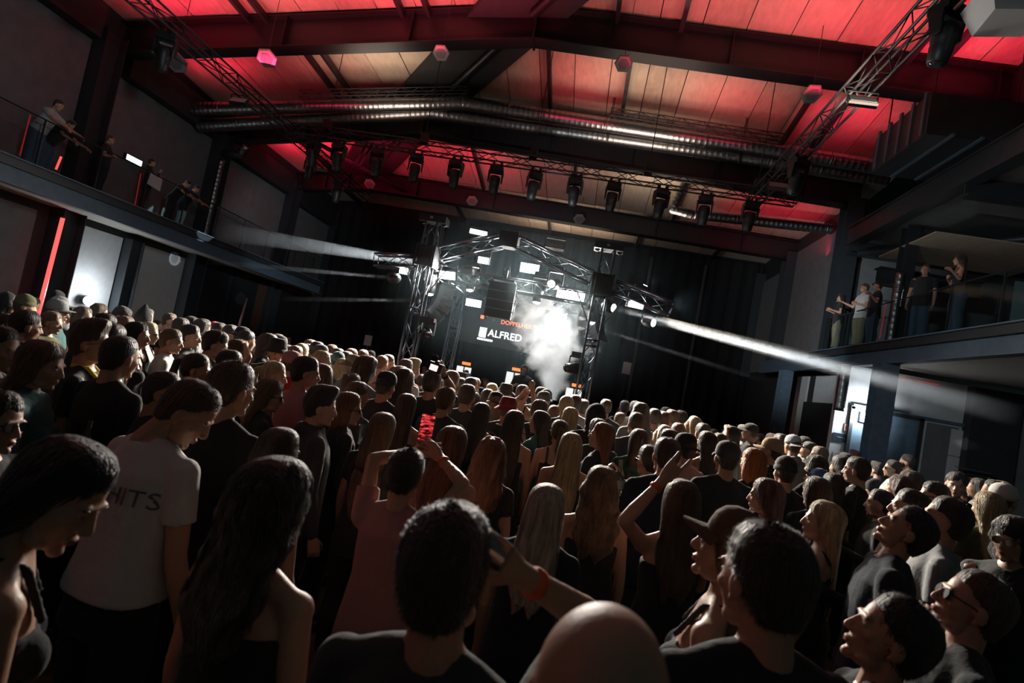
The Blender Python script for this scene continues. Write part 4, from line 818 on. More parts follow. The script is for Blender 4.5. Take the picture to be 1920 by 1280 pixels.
def hair_g(kind, lod):
    key = (kind, lod)
    if key in _hair: return _hair[key]
    rg = np.array(hair_rings(kind)); n = (64, 36, 18)[lod]; sub = (5, 3, 1)[lod]; idx = np.linspace(0, len(rg) - 1, (len(rg) - 1) * sub + 1)
    Rg = np.array([np.interp(idx, range(len(rg)), rg[:, c]) for c in range(4)]).T; rnd = np.random.default_rng(len(kind) * 7 + n)
    m = len(Rg); th = np.linspace(0, 2 * math.pi, n, endpoint=False); longk = kind in ('long', 'wavy', 'verylong', 'curly', 'shag', 'bob')
    ph = rnd.uniform(0, 6.28, 6); V = np.zeros((m, n, 3))
    for i, (cy, z, rx, ry) in enumerate(Rg):
        t = i / (m - 1); lock = np.zeros(n)
        for q, f in enumerate((5, 9, 14, 23)): lock += np.sin(f * th + ph[q] + (3 + q) * t * (1.2 if kind not in ('wavy', 'curly') else 4)) / (q + 2)
        amp = {'buzz': .006, 'fade': .012, 'short': .045, 'cap': .004, 'slick': .012, 'pony': .012, 'bun': .012, 'crop': .085, 'quiff': .075}.get(kind, .035) * min(1, t * 3 + .2)
        if kind in ('wavy', 'shag'): amp *= 2.2
        if kind == 'curly': amp *= 3.6
        s_ = 1 + amp * lock; dx = 0
        if kind in ('wavy', 'curly') and z < 0: dx = .010 * math.sin(z * 55)
        V[i, :, 0] = rx * np.cos(th) * s_ + dx; V[i, :, 1] = cy + ry * np.sin(th) * s_; V[i, :, 2] = z + (rnd.normal(0, .004, n) if (longk and i > m - 3) else 0)
        if longk and i == m - 1: V[i, :, 2] += .03 * np.sin(3 * th + 1) + .015 * np.sin(7 * th)
    V = V.reshape(-1, 3); T = []
    for i in range(m - 1):
        for k in range(n): a, b, c, d = i * n + k, i * n + (k + 1) % n, (i + 1) * n + (k + 1) % n, (i + 1) * n + k; T += [(a, d, b), (b, d, c)]
    nb = len(V); V = np.vstack([V, V[(m - 1) * n:].mean(axis=0)]); T += [((m - 1) * n + (k + 1) % n, (m - 1) * n + k, nb) for k in range(n)]
    g = G(V, np.array(T))
    def lump(s, vox=.006, tg=900): g.join(s.mesh(vox, 2, tg))
    if kind == 'bun': lump(Soup().ball((0, -.105, .075), (.042, .038, .040)), .006, 700)
    if kind == 'pony':
        s = Soup(); P = [(0, -.10, .05), (0, -.145, .035), (0, -.155, -.04), (0, -.135, -.14), (0, -.125, -.25)]; rr = [.018, .026, .030, .026, .010]
        for a in range(4): s.cone(P[a], P[a + 1], rr[a], rr[a + 1])
        lump(s, .006, 1400); g.V[nb + 1:] += (normals(g)[nb + 1:] * (.004 * wob(g.V[nb + 1:] * [1, 1, .2], 160))[:, None])
    # loose ribbons
    cnt = {0: (2600 if not longk else 900), 1: (500 if not longk else 520), 2: 0}[lod]
    if kind == 'cap': cnt = 0
    if cnt:
        BV = []; BT = []
        for _ in range(cnt):
            a = rnd.uniform(0, 2 * math.pi)
            if longk:
                i0 = rnd.uniform(0, .35) * (m - 1); i1 = min(m - 1.01, i0 + rnd.uniform(.35, .75) * (m - 1)); K_ = 9; off = rnd.uniform(1.0, 1.05); pts = []
                for q in np.linspace(i0, i1, K_):
                    cy, z, rx, ry = [np.interp(q, range(m), Rg[:, c]) for c in range(4)]; tt = q / m; aa = a + .10 * math.sin(3 * tt * 3 + a * 5) + (.12 * math.sin(z * 60 + a) if kind in ('wavy', 'curly') else 0)
                    o_ = off + (.10 * math.sin(z * 70 + a * 9) if kind == 'curly' else .03 * math.sin(z * 30 + a * 7)) * min(1, tt * 2); pts.append((rx * math.cos(aa) * o_, cy + ry * math.sin(aa) * o_, z))
                if math.sin(a) > .25: pts = pts[:3]
                w_ = .0018
            else:
                q = rnd.uniform(.5, m - 1.5); cy, z, rx, ry = [np.interp(q, range(m), Rg[:, c]) for c in range(4)]; nx, ny = math.cos(a), math.sin(a); L_ = {'buzz': .004, 'fade': .006, 'short': .009}.get(kind, .013) * rnd.uniform(.5, 1.2)
                p = np.array((rx * nx, cy + ry * ny, z)); up_ = max(0, z - .03) / .1; d = nrm((nx * (.7 - .4 * up_) + rnd.normal(0, .2), ny * .7 + rnd.normal(0, .2) + .7 * up_, .5 * up_ - .8 * (1 - up_) + rnd.normal(0, .2))); pts = [p - d * .003, p + d * L_ * .6, p + d * L_ + np.array((0, 0, -.15 * L_))]; w_ = .0011
            pts = np.array(pts); base = len(BV)
            for j, p in enumerate(pts): ww = w_ * (1 - .8 * j / len(pts)); tx = np.array((-math.sin(a), math.cos(a), 0)); BV += [p - tx * ww, p + tx * ww]
            for j in range(len(pts) - 1): b_ = base + 2 * j; BT += [(b_, b_ + 1, b_ + 3), (b_, b_ + 3, b_ + 2)]
        g.join(G(np.array(BV), np.array(BT)))
    _hair[key] = g; return g
_hat = {}
def hat_meshes(kind):
    if kind in _hat: return _hat[kind]
    out = []; back = -1 if kind in ('capback', 'capbackvisor') else 1
    def fromsoup(nm, s, vox=.006, tg=1500): g = s.mesh(vox, 3, tg); out.append((nm, new_mesh(nm, g.V, g.T)))
    if kind in ('cap', 'capback', 'capbackvisor'):
        b = MB(); b.lathe([(.0895, .0), (.0905, .03), (.088, .06), (.074, .09), (.05, .108), (.02, .116), (.0, .118)], 28, Matrix.Translation((0, -.010, .022)) @ Matrix.Diagonal((.97, 1.14, 1, 1))); b.lathe([(.010, .117), (.008, .123), (0, .125)], 10, Matrix.Translation((0, -.01, .022)))
        out.append(('crown', b))
        V = []; F = []; n = 14
        for r in (0, 1):
            for j in range(5):
                for k in range(n + 1):
                    a = math.pi * (.14 + .72 * k / n); rr = .088 + .068 * j / 4 * math.sin(a) ** .6; V.append((math.cos(a) * (.088 + .004 * j) * .95, back * (math.sin(a) * (rr * 1.12)) - .010, .028 - .018 * j / 4 - .012 * abs(math.cos(a)) * j / 4 - r * .004 + (.03 * j / 4 if kind == 'capbackvisor' else 0)))
        q = n + 1
        for r in (0, 1):
            for j in range(4):
                for k in range(n): a = r * 5 * q + j * q + k; F.append((a, a + 1, a + q + 1, a + q) if r == 0 else (a, a + q, a + q + 1, a + 1))
        out.append(('visor', MB().add(V, F)))
    elif kind == 'bucket':
        out.append(('crown', MB().lathe([(.098, .0), (.096, .03), (.088, .075), (.078, .100), (.06, .108), (0, .110)], 28, Matrix.Translation((0, -.010, .026)) @ Matrix.Diagonal((.97, 1.12, 1, 1)))))
        out.append(('brim', MB().lathe([(.097, .008), (.115, -.006), (.143, -.030), (.146, -.036), (.113, -.014), (.092, -.002)], 28, Matrix.Translation((0, -.010, .026)) @ Matrix.Diagonal((.97, 1.08, 1, 1)), cap=False)))
    elif kind == 'beanie': out.append(('crown', MB().lathe([(.091, -.0), (.094, .004), (.094, .03), (.089, .034), (.088, .06), (.075, .095), (.045, .12), (.015, .132), (0, .134)], 28, Matrix.Translation((0, -.012, .018)) @ Matrix.Diagonal((.97, 1.12, 1, 1)))))
    elif kind == 'pointed': out.append(('crown', MB().lathe([(.095, -.05), (.098, .0), (.09, .05), (.07, .10), (.04, .15), (.01, .20), (0, .21)], 24, Matrix.Translation((0, -.015, .0)) @ Matrix.Diagonal((.97, 1.12, 1, 1)))))
    elif kind == 'hood':
        s = Soup(); s.ball((0, -.028, .022), (.105, .118, .118)).ball((0, -.045, -.05), (.098, .09, .08)).ball((0, -.05, -.12), (.092, .08, .05)); g = s.mesh(.009, 3, 1500); g = fold(g, .005, 5, 22); V = g.V; fr = (V[:, 1] > .058) & (V[:, 2] < .075); g.V[fr, 1] = .058 - .02 * np.cos(V[fr, 0] * 14); out.append(('hood', new_mesh('hood', g.V, g.T)))
    elif kind == 'headband':
        b = MB(); b.tube([(.086 * math.cos(a), -.02 + .02 * math.sin(a * 2) * 0, .03 + .098 * math.sin(a)) for a in np.linspace(-.1, math.pi + .1, 22)], .007, 8); b.ball((.02, -.02, .135), (.035, .02, .016)); b.ball((-.03, -.02, .133), (.03, .018, .016)); out.append(('band', b))
    res = []
    for nm, b in out:
        if isinstance(b, MB): me = bpy.data.meshes.new(nm); me.from_pydata(b.v, [], b.f); me.polygons.foreach_set('use_smooth', [True] * len(me.polygons)); me.update(); b = me
        b.materials.append(M_plast); res.append((nm, b))
    _hat[kind] = res; return res
_gl = []
def glasses_mesh():
    if not _gl:
        b = MB()
        for e in (-1, 1):
            b.lathe([(.024, .0), (.026, .003), (.024, .006), (.022, .003)], 14, Matrix.Translation((e * .031, .092, -.006)) @ Matrix.Rotation(R(90), 4, 'X') @ Matrix.Diagonal((1, .78, 1, 1)), cap=False); b.tube([(e * .055, .088, .002), (e * .079, .02, .0), (e * .080, -.01, -.006)], .0025, 6)
            b.lathe([(.023, 0), (.022, .002)], 14, Matrix.Translation((e * .031, .091, -.006)) @ Matrix.Rotation(R(90), 4, 'X') @ Matrix.Diagonal((1, .78, 1, 1)))
        b.tube([(-.008, .094, -.002), (0, .096, 0), (.008, .094, -.002)], .002, 6); me = bpy.data.meshes.new('glasses'); me.from_pydata(b.v, [], b.f); me.materials.append(mat('spectacle frame', (.012, .012, .014), .15)); _gl.append(me)
    return _gl[0]
# ---------------- colours
SKIN = [mat('skin %d' % i, c, .48, bump=.08, bscale=120, spec=.4) for i, c in enumerate(((.50, .29, .20), (.58, .36, .26), (.42, .23, .15), (.30, .15, .09)))]
M_eye = mat('eye', (.35, .33, .31), .12); M_lip = mat('lip', (.34, .12, .10), .4); M_shoe = mat('shoe', (.03, .03, .03), .5); M_brow = mat('brow', (.05, .03, .02), .8)
HAIRC = {'black': (.012, .010, .009), 'dark': (.028, .018, .012), 'brown': (.075, .042, .022), 'lightbrown': (.15, .09, .045), 'blond': (.52, .40, .22), 'silver': (.46, .41, .34), 'auburn': (.16, .055, .022), 'orange': (.55, .15, .03), 'grey': (.18, .17, .16), 'pinkbrown': (.12, .05, .045)}
def hmat(c): 
    m = mat('hair ' + c, HAIRC[c], .46, bump=.8, bscale=120, stretch=(1, 1, .10), var=.45, vscale=55, sheen=.25); return m
CLO = {'black': (.024, .027, .029), 'navy': (.018, .026, .042), 'charcoal': (.05, .055, .06), 'grey': (.22, .23, .24), 'lightgrey': (.40, .41, .42), 'white': (.62, .61, .59), 'cream': (.48, .42, .34), 'pink': (.50, .30, .28), 'rose': (.46, .22, .22), 'green': (.03, .09, .06), 'olive': (.10, .10, .05), 'yellow': (.75, .62, .05), 'red': (.45, .03, .04), 'blue': (.06, .12, .25), 'denim': (.06, .10, .15), 'khaki': (.22, .19, .13), 'brown': (.12, .07, .045), 'burgundy': (.22, .03, .05), 'tan': (.34, .25, .15), 'teal': (.04, .11, .12)}
def cmat(c): return mat('cloth ' + c, CLO[c], .88, bump=.45, bscale=14, sheen=.12, spec=.25)
_cache = {}
def shared(key, fn, mats):
    if key not in _cache: g = fn(); _cache[key] = new_mesh(key[0], g.V, g.T, g.M, mats)
    return _cache[key]
PEOPLE = []
def person(x, y, z, face=0, sex='m', hair='short', hc='dark', top='tee', tc='black', legs='black', arms=('down', 'down'), lean=0, look=(0, 0, 0), hat=None, hatc='black', glasses=False, skin=0, label=None, group=None, lod=None, H=None, ground=0.0,
           at=None, aimL=None, aimR=None, band=None, key=None, clampH=(1.5, 1.97)):
    """x, y: where the crown of the head shows; z: how far it is along the view; face: 0 looks at the stage, + turns right"""
    P = np.array(at) if at is not None else at_d(x, y, z); Hh = H or float(P[2] - ground); Hc = min(max(Hh, clampH[0]), clampH[1]); s = Hc / 1.75; fem = sex == 'f'
    if lod is None: lod = 0 if z < 2.9 else (1 if z < 6.4 else 2)
    root = thing('person', label, 'person', (0, 0, 0), R(-face), group); root.scale = (s, s, s)
    Rz = np.array(Matrix.Rotation(R(-face), 3, 'Z'))
    def loc(w): return tuple((Rz.T @ (np.array(w) - np.array([ox, oy, ground]))) / s)
    ox, oy = P[0], P[1]
    for it in range(2):
        aL = (loc(at_d(*aimL[0])), loc(at_d(*aimL[1]))) if aimL else None; aR = (loc(at_d(*aimR[0])), loc(at_d(*aimR[1]))) if aimR else None
        K = skel(fem, arms[0], arms[1], lean, aL, aR); hm = head_mx(K, *look); tp = np.array(hm @ Vector((0, -.012, .117))); tz = max(float((np.array(hm)[:3, :3] @ np.array(((0, -.012, .117), (0, .07, .07), (0, -.09, .06))).T).max(axis=1)[2] + np.array(hm)[2, 3]), 1.2); s = Hc / tz if lean < 15 else s; s = min(s, 1.16); w = Rz @ (tp * s); ox, oy = P[0] - w[0], P[1] - w[1]
    root.location = (ox, oy, ground)
    u = (repr(aL) + repr(aR)) if (aimL or aimR) else ''; k = (fem, lod, arms, lean, u)
    sk = SKIN[skin]; b = link('body', shared(('body', *k, look), lambda: body_g(K, fem, lod, hm), [SKIN[0], M_eye, M_lip, M_shoe, M_brow]), root); b.material_slots[0].link = 'OBJECT'; b.material_slots[0].material = sk
    b.material_slots[4].link = 'OBJECT'; b.material_slots[4].material = hmat(hc) if hair != 'bald' else M_brow
    def part(nm, me, m, Mx=None):
        o = link(nm, me, root); o.material_slots[0].link = 'OBJECT'; o.material_slots[0].material = m
        if Mx is not None: o.matrix_local = Mx
        return o
    tn = {'tee': 't_shirt', 'tank': 'tank_top', 'crop': 'crop_top', 'tube': 'strapless_top', 'hoodie': 'hoodie', 'shirt': 'shirt', 'polo': 'polo_shirt', 'long': 'sweater'}[top]
    t = part(tn, shared(('top', *k, top), lambda: top_g(K, fem, lod, top), [M_plast]), cmat(tc))
    part('trousers', shared(('legs', lod, lean, legs in ('khaki', 'denim')), lambda: legs_g(K, lod, 1.0 if legs in ('khaki', 'denim') else 0.0), [M_plast]), cmat(legs))
    hk = hair
    if hat and hair in ('short', 'fade', 'buzz', 'quiff', 'crop'): hk = 'cap'
    if hair != 'bald' and not (hat == 'hood' and hair != 'long'): part('hair', shared(('hair', hk, lod), lambda: hair_g(hk, lod), [M_plast]), hmat(hc), hm)
    if hat:
        hm2 = hm @ Matrix.Rotation(R(8 if hat in ('cap',) else -4 if hat.startswith('capback') else 0), 4, 'X')
        hs = hat_meshes(hat)
        if len(hs) == 1 or lod == 2 and False: ho = part({'hood': 'hood', 'headband': 'headband', 'beanie': 'beanie', 'pointed': 'pointed_hood'}.get(hat, 'hat'), hs[0][1], cmat(hatc) if hat != 'headband' else mat('red ribbon', (.5, .02, .05), .35), hm2)
        else:
            ho = part('bucket_hat' if hat == 'bucket' else 'baseball_cap', hs[0][1], cmat(hatc), hm2); o = link(hs[1][0], hs[1][1], ho); o.material_slots[0].link = 'OBJECT'; o.material_slots[0].material = cmat(hatc)
        if hat in ('capback', 'cap') and hatc == 'khaki': pass
    if glasses: link('glasses', glasses_mesh(), root, M=hm)
    if band:
        sd, c = band; S, E, Wp, Hm, _ = K[sd]; q = Wp - (Wp - E) * .12; o = MB().lathe([(.0305, -.010), (.0315, 0), (.0305, .010)], 18, frame(q, Wp)).build('wristband', mat('wristband ' + c, {'orange': (.80, .13, .03), 'black': (.02, .02, .02), 'white': (.5, .5, .5)}[c], .5), root, True)
    root['_h'] = Hc
    wm = lambda sd, off=(0, .03, .075): np.array([ox, oy, ground]) + Rz @ ((K[sd][3] @ np.array((*off, 1)))[:3] * s)
    rec = dict(root=root, K=K, s=s, Rz=Rz, o=np.array([ox, oy, ground]), hand=wm, x=x, y=y, z=z, key=key, top=t, hm=hm, fem=fem, desc=(hair, hc, top, tc, hat, hatc, sex, glasses), face=face, label=label); PEOPLE.append(rec); return rec
# ================================================================== THE CROWD
def C(x, y, z, face, sex, hair, hc, top, tc, label=None, **kw): return person(x, y, z, face, sex, hair, hc, top, tc, label=label, **kw)
# ---- the people nearest the camera
beer = C(845, 960, 1.06, 8, 'm', 'short', 'dark', 'tee', 'charcoal', 'man drinking beer from a plastic cup, seen from behind', look=(0, 6, -4), arms=('down', 'drink'), aimR=((1072, 1245, 1.14), (998, 1090, 1.12)), band=(1, 'orange'), lod=0)
bald = C(1152, 1146, 0.66, 5, 'm', 'bald', 'dark', 'tee', 'black', 'bald man whose shiny head fills the bottom edge', look=(0, 4, 0), lod=0)
C(1452, 992, 1.28, -14, 'm', 'short', 'dark', 'tee', 'black', 'man with dark cropped hair and thick neck behind the brown cap', look=(-15, 0, 0), lod=0)
C(1402, 968, 1.75, -70, 'f', 'long', 'lightbrown', 'tank', 'charcoal', 'woman in a brown baseball cap turned left, bare shoulder', hat='cap', hatc='brown', look=(0, 12, 0), lod=0)
C(178, 815, 1.30, 40, 'f', 'long', 'black', 'tank', 'black', 'laughing woman bending right at the far left, bare shoulder', look=(38, -14, 0), lean=10, lod=0)
C(522, 876, 1.50, 12, 'f', 'curly', 'dark', 'tube', 'black', 'woman with long dark curls and bare back', look=(10, 0, 0), lod=0)
wt = C(396, 708, 2.25, 18, 'm', 'fade', 'brown', 'tee', 'white', 'man in a white T-shirt looking down, dark letters on his back', look=(52, -26, 0), lean=4, skin=0, lod=0)
C(530, 806, 2.45, 18, 'f', 'wavy', 'brown', 'tube', 'burgundy', 'woman with wavy brown hair and bare shoulders right of the white T-shirt man', lod=0)
C(446, 684, 2.65, 10, 'm', 'short', 'brown', 'tee', 'black', 'broad man in a black T-shirt just right of the white T-shirt man', look=(12, 0, 0), lod=0)
phone = C(768, 845, 2.45, 4, 'f', 'slick', 'black', 'tee', 'rose', 'woman filming the show with a phone held in both hands', arms=('phone', 'phone'), aimL=((688, 930, 2.5), (752, 852, 2.72)), aimR=((862, 915, 2.5), (824, 856, 2.72)), band=(1, 'orange'), lod=0)
C(853, 802, 3.15, 8, 'f', 'long', 'auburn', 'tank', 'cream', 'woman with auburn hair and a cream strap top', look=(6, 0, 0))
C(1030, 912, 2.45, 5, 'f', 'long', 'silver', 'tee', 'navy', 'woman with long silvery blond straight hair in front of the beer drinker', lod=0)
C(1132, 877, 3.05, -5, 'f', 'wavy', 'lightbrown', 'tube', 'black', 'woman with long wavy dark blond hair and bare shoulders')
horns = C(1283, 903, 2.75, -8, 'f', 'long', 'brown', 'tank', 'black', 'woman raising her left hand with two fingers up', arms=('horns', 'chin'), aimL=((1190, 1000, 2.65), (1252, 890, 2.62)), band=(-1, 'orange'), lod=0)
C(1443, 900, 3.6, -55, 'f', 'shag', 'pinkbrown', 'shirt', 'cream', 'woman with pinkish brown shaggy hair above the brown cap', look=(-10, 0, 0))
C(1560, 946, 3.1, -62, 'f', 'verylong', 'blond', 'tank', 'black', 'woman with very long straight blond hair turned left', look=(-15, 6, 0), skin=1)
C(1738, 954, 2.7, -72, 'm', 'short', 'black', 'long', 'navy', 'man in a navy sweater tipping his head far back', look=(-8, 32, 0), arms=('down', 'hold'))
C(1864, 1080, 1.85, -78, 'm', 'fade', 'brown', 'tee', 'black', 'man with glasses and receding hair looking up at the right edge', look=(0, 20, 0), glasses=True, lod=0)
C(1722, 1128, 1.50, -80, 'f', 'slick', 'black', 'tee', 'black', 'dark haired woman looking up near the bottom right corner', look=(0, 22, 0), lod=0)
C(1906, 976, 3.2, -120, 'm', 'curly', 'black', 'tee', 'black', 'curly haired man with glasses cut off by the right edge', glasses=True)
C(1793, 938, 3.1, -68, 'm', 'short', 'dark', 'tee', 'grey', 'dark haired man in a pale grey T-shirt gazing up left', look=(0, 14, 0))
C(1718, 922, 3.6, -75, 'm', 'short', 'black', 'tee', 'white', 'man with a moustache above the navy sweater man', look=(0, 8, 0))
C(1857, 924, 4.3, -10, 'f', 'long', 'blond', 'tee', 'olive', 'woman with long ash blond hair below the white cap')
C(1884, 910, 4.7, 60, 'm', 'short', 'dark', 'tee', 'black', 'man in a white baseball cap facing right', hat='cap', hatc='white')
# ---- left side, from the edge inwards
C(14, 618, 3.0, 70, 'm', 'slick', 'dark', 'tee', 'charcoal', 'man with a moustache in profile cut by the left edge, upper', look=(10, 0, 0))
C(0, 736, 2.1, 75, 'm', 'short', 'dark', 'tee', 'black', 'man in profile with glasses cut by the left edge, lower', glasses=True, look=(10, 0, 0), lod=0)
C(88, 641, 2.9, 58, 'f', 'verylong', 'lightbrown', 'long', 'teal', 'woman with long straight light brown hair at the left', look=(12, -4, 0))
C(172, 609, 3.5, 58, 'm', 'quiff', 'brown', 'tee', 'black', 'man with round glasses and thick brown hair, yellow strap', glasses=True, look=(10, 8, 0))
C(230, 631, 3.3, 12, 'm', 'buzz', 'black', 'tee', 'black', 'broad man with cropped black hair, all in black, left')
C(312, 698, 3.1, 55, 'm', 'buzz', 'dark', 'tee', 'black', 'man with cropped hair and sunglasses behind the white T-shirt man', glasses=True, look=(15, 0, 0), skin=2)
C(372, 664, 4.3, 58, 'f', 'pony', 'black', 'tee', 'black', 'person with slicked back black hair in profile', look=(12, 0, 0), skin=2)
C(308, 616, 5.6, 55, 'm', 'fade', 'lightbrown', 'tee', 'white', 'young man with a light buzz cut in a white T-shirt', look=(12, 0, 0), skin=1)
C(358, 610, 6.3, 58, 'm', 'short', 'black', 'hoodie', 'charcoal', 'man with slick black hair in a dark jacket, face lit', look=(15, 4, 0), skin=1)
C(411, 622, 5.5, 55, 'm', 'crop', 'black', 'tee', 'black', 'young man with fluffy black hair, face lit', look=(12, -6, 0), skin=1)
C(447, 638, 6.0, 40, 'f', 'long', 'brown', 'tee', 'olive', 'woman resting her forearm across the top of her head', arms=('down', 'overhead'))
C(445, 661, 4.8, 40, 'f', 'long', 'black', 'tee', 'black', 'dark haired woman with her fist raised and an orange wristband', arms=('down', 'chin'), band=(1, 'orange'))
C(517, 679, 4.8, 55, 'f', 'pony', 'blond', 'tee', 'rose', 'blond woman with tied hair in profile', look=(15, 0, 0), skin=1)
C(512, 712, 4.1, 52, 'f', 'verylong', 'lightbrown', 'tee', 'black', 'woman with long brown hair and dark glasses pushed forward', glasses=True, look=(15, -5, 0))
C(570, 670, 4.4, 35, 'm', 'short', 'black', 'tee', 'rose', 'bearded man in a dusty pink T-shirt', look=(25, 0, 0))
C(525, 638, 6.2, 150, 'm', 'short', 'black', 'long', 'black', 'man in a black bucket hat facing the camera', hat='bucket', skin=1)
C(550, 661, 6.0, 20, 'm', 'short', 'brown', 'tee', 'red', 'person in a faded pink baseball cap', hat='cap', hatc='rose')
C(566, 645, 7.8, 15, 'f', 'long', 'blond', 'tee', 'white', 'woman with bright straight blond hair behind the pink cap')
C(594, 657, 6.2, 50, 'm', 'fade', 'blond', 'tee', 'white', 'man with bleached short hair', skin=1)
C(603, 684, 5.0, -40, 'f', 'verylong', 'brown', 'tank', 'black', 'woman with long brown hair facing left beside the pink T-shirt')
C(606, 731, 3.7, 55, 'm', 'quiff', 'black', 'hoodie', 'charcoal', 'young man with thick black hair and round cheeks in profile', look=(15, 0, 0), skin=1)
C(650, 739, 4.0, 55, 'f', 'bob', 'auburn', 'long', 'black', 'woman with short reddish hair and glasses', glasses=True, look=(15, 0, 0))
C(722, 776, 3.6, 8, 'f', 'verylong', 'lightbrown', 'tee', 'black', 'woman with long highlighted brown hair left of the raised phone')
C(766, 740, 4.9, 5, 'f', 'verylong', 'brown', 'tank', 'black', 'woman with long brown hair directly above the raised phone')
C(723, 700, 5.2, 12, 'm', 'short', 'dark', 'tee', 'black', 'man in a black cap worn backwards and black T-shirt', hat='capback', hatc='black')
C(665, 668, 6.8, 35, 'm', 'short', 'brown', 'long', 'black', 'man in a khaki baseball cap worn backwards', hat='capback', hatc='khaki')
C(689, 672, 5.8, 20, 'm', 'curly', 'brown', 'tee', 'grey', 'person with curly brown hair in a grey T-shirt', look=(15, 0, 0))
C(645, 673, 7.4, 20, 'f', 'bob', 'blond', 'tee', 'black', 'person with short blond curls', skin=1)
C(636, 659, 8.2, 160, 'm', 'short', 'dark', 'tee', 'black', 'man in a dark baseball cap bending towards the camera', hat='cap', hatc='teal', look=(0, -25, 0))
C(669, 703, 5.4, 15, 'f', 'bun', 'brown', 'tee', 'rose'); C(673, 717, 4.9, 30, 'm', 'short', 'brown', 'tee', 'charcoal', look=(15, 0, 0))
C(752, 689, 6.0, 20, 'm', 'short', 'lightbrown', 'tee', 'rose'); C(773, 700, 5.5, 8, 'm', 'curly', 'dark', 'tee', 'black')
C(764, 670, 7.6, 12, 'm', 'short', 'brown', 'tee', 'white'); C(778, 664, 8.2, 45, 'm', 'quiff', 'blond', 'tee', 'rose', skin=1)
C(719, 667, 9, 20, 'm', 'fade', 'auburn', 'tank', 'rose'); C(730, 664, 9.6, 60, 'm', 'short', 'brown', 'tee', 'black')
C(801, 701, 5.8, 6, 'm', 'buzz', 'dark', 'tee', 'navy', 'big man with an oval cropped head left of the raised camera')
filmer = C(822, 698, 5.5, 8, 'm', 'short', 'black', 'tee', 'black', 'person filming with a small camera held up in the right hand', arms=('down', 'film'), aimR=((858, 726, 5.2), (838, 698, 4.95)), band=(1, 'black'))
C(850, 696, 7.1, 20, 'm', 'short', 'lightbrown', 'tee', 'black'); C(832, 727, 5.1, 15, 'm', 'short', 'brown', 'tee', 'charcoal')
C(862, 722, 5.4, 5, 'm', 'short', 'dark', 'tee', 'black', 'man with neat short hair, black T-shirt and thin necklace')
C(888, 736, 6.3, 10, 'f', 'long', 'brown', 'tee', 'charcoal'); C(865, 709, 8.6, 50, 'm', 'short', 'black', 'tee', 'black'); C(886, 708, 8.2, 40, 'm', 'fade', 'black', 'tee', 'olive')
C(901, 711, 8.8, 0, 'f', 'pony', 'auburn', 'tank', 'white', 'woman with a ginger ponytail'); C(924, 719, 8.8, 5, 'f', 'bob', 'blond', 'tank', 'rose', 'woman with a blond bob left of the black bucket hat')
C(946, 721, 7.9, 20, 'm', 'short', 'dark', 'tee', 'yellow', 'person in a black bucket hat and bright yellow shirt', hat='bucket')
C(982, 722, 7.8, 15, 'm', 'fade', 'brown', 'tank', 'black', 'man in a black vest clapping his raised hands below the performer', arms=('raise', 'raise'), aimL=((968, 752, 7.3), (990, 730, 7.2)), aimR=((1004, 752, 7.3), (998, 730, 7.2)))
C(916, 730, 7.9, 8, 'f', 'long', 'dark', 'tank', 'black'); C(929, 737, 6.6, 10, 'm', 'shag', 'lightbrown', 'tee', 'black', 'person in a black cap worn backwards over messy hair', hat='capback')
jersey = C(955, 747, 6.0, 8, 'm', 'short', 'brown', 'tee', 'black', 'person in a dark red bucket hat and lettered black jersey', hat='bucket', hatc='burgundy')
C(893, 756, 5.3, 2, 'f', 'verylong', 'black', 'tank', 'black', 'woman with very long black hair below the performer')
C(968, 771, 4.9, 3, 'f', 'verylong', 'dark', 'tank', 'black', 'woman with waist long dark straight hair in a black top')
C(925, 827, 3.55, 0, 'f', 'curly', 'auburn', 'tee', 'black', 'woman with reddish curls and a red headband', hat='headband')
C(994, 749, 6.0, 12, 'm', 'crop', 'brown', 'tee', 'black'); C(1005, 733, 7.8, 30, 'm', 'short', 'dark', 'tee', 'charcoal', 'man in a dark cap with pale visor beside the smoke', hat='cap', hatc='charcoal')
C(1016, 727, 9.3, 10, 'm', 'short', 'dark', 'tee', 'black', hat='cap', hatc='black'); C(1025, 733, 8.4, -10, 'm', 'buzz', 'black', 'tee', 'charcoal', hat='beanie')
C(1035, 779, 5.3, -65, 'f', 'long', 'black', 'tee', 'teal', 'dark haired woman in profile facing left with bracelets', arms=('chin', 'chin'), look=(0, 0, 0))
C(1041, 761, 7.3, -5, 'f', 'long', 'lightbrown', 'tee', 'white'); C(1054, 763, 6.2, 0, 'f', 'long', 'blond', 'tee', 'olive'); C(1057, 790, 5.2, -8, 'f', 'pony', 'dark', 'tank', 'black', 'woman with a tight dark ponytail and bare shoulders')
C(1074, 813, 4.3, -3, 'f', 'verylong', 'blond', 'tube', 'black', 'woman with long straight blond hair and bare shoulders')
C(1065, 744, 6.7, -6, 'm', 'short', 'blond', 'tee', 'black', 'man with short curly blond hair beside the right tower'); C(1080, 741, 8.2, -15, 'm', 'short', 'dark', 'shirt', 'lightgrey')
C(1120, 760, 5.9, -5, 'm', 'short', 'dark', 'hoodie', 'black', 'person in a raised black hood', hat='hood'); C(1126, 791, 5.2, -20, 'm', 'crop', 'black', 'long', 'black'); C(1138, 749, 8.6, -10, 'm', 'fade', 'brown', 'tee', 'black')
C(1137, 795, 5.0, -65, 'f', 'verylong', 'auburn', 'tee', 'navy', 'woman with long auburn hair facing left', look=(-15, 8, 0))
C(1201, 806, 5.3, -12, 'f', 'verylong', 'brown', 'long', 'green', 'woman with long brown hair in a green top'); C(1196, 775, 6.3, -20, 'm', 'short', 'brown', 'tee', 'charcoal'); C(1203, 758, 7.4, -20, 'm', 'curly', 'dark', 'tee', 'grey')
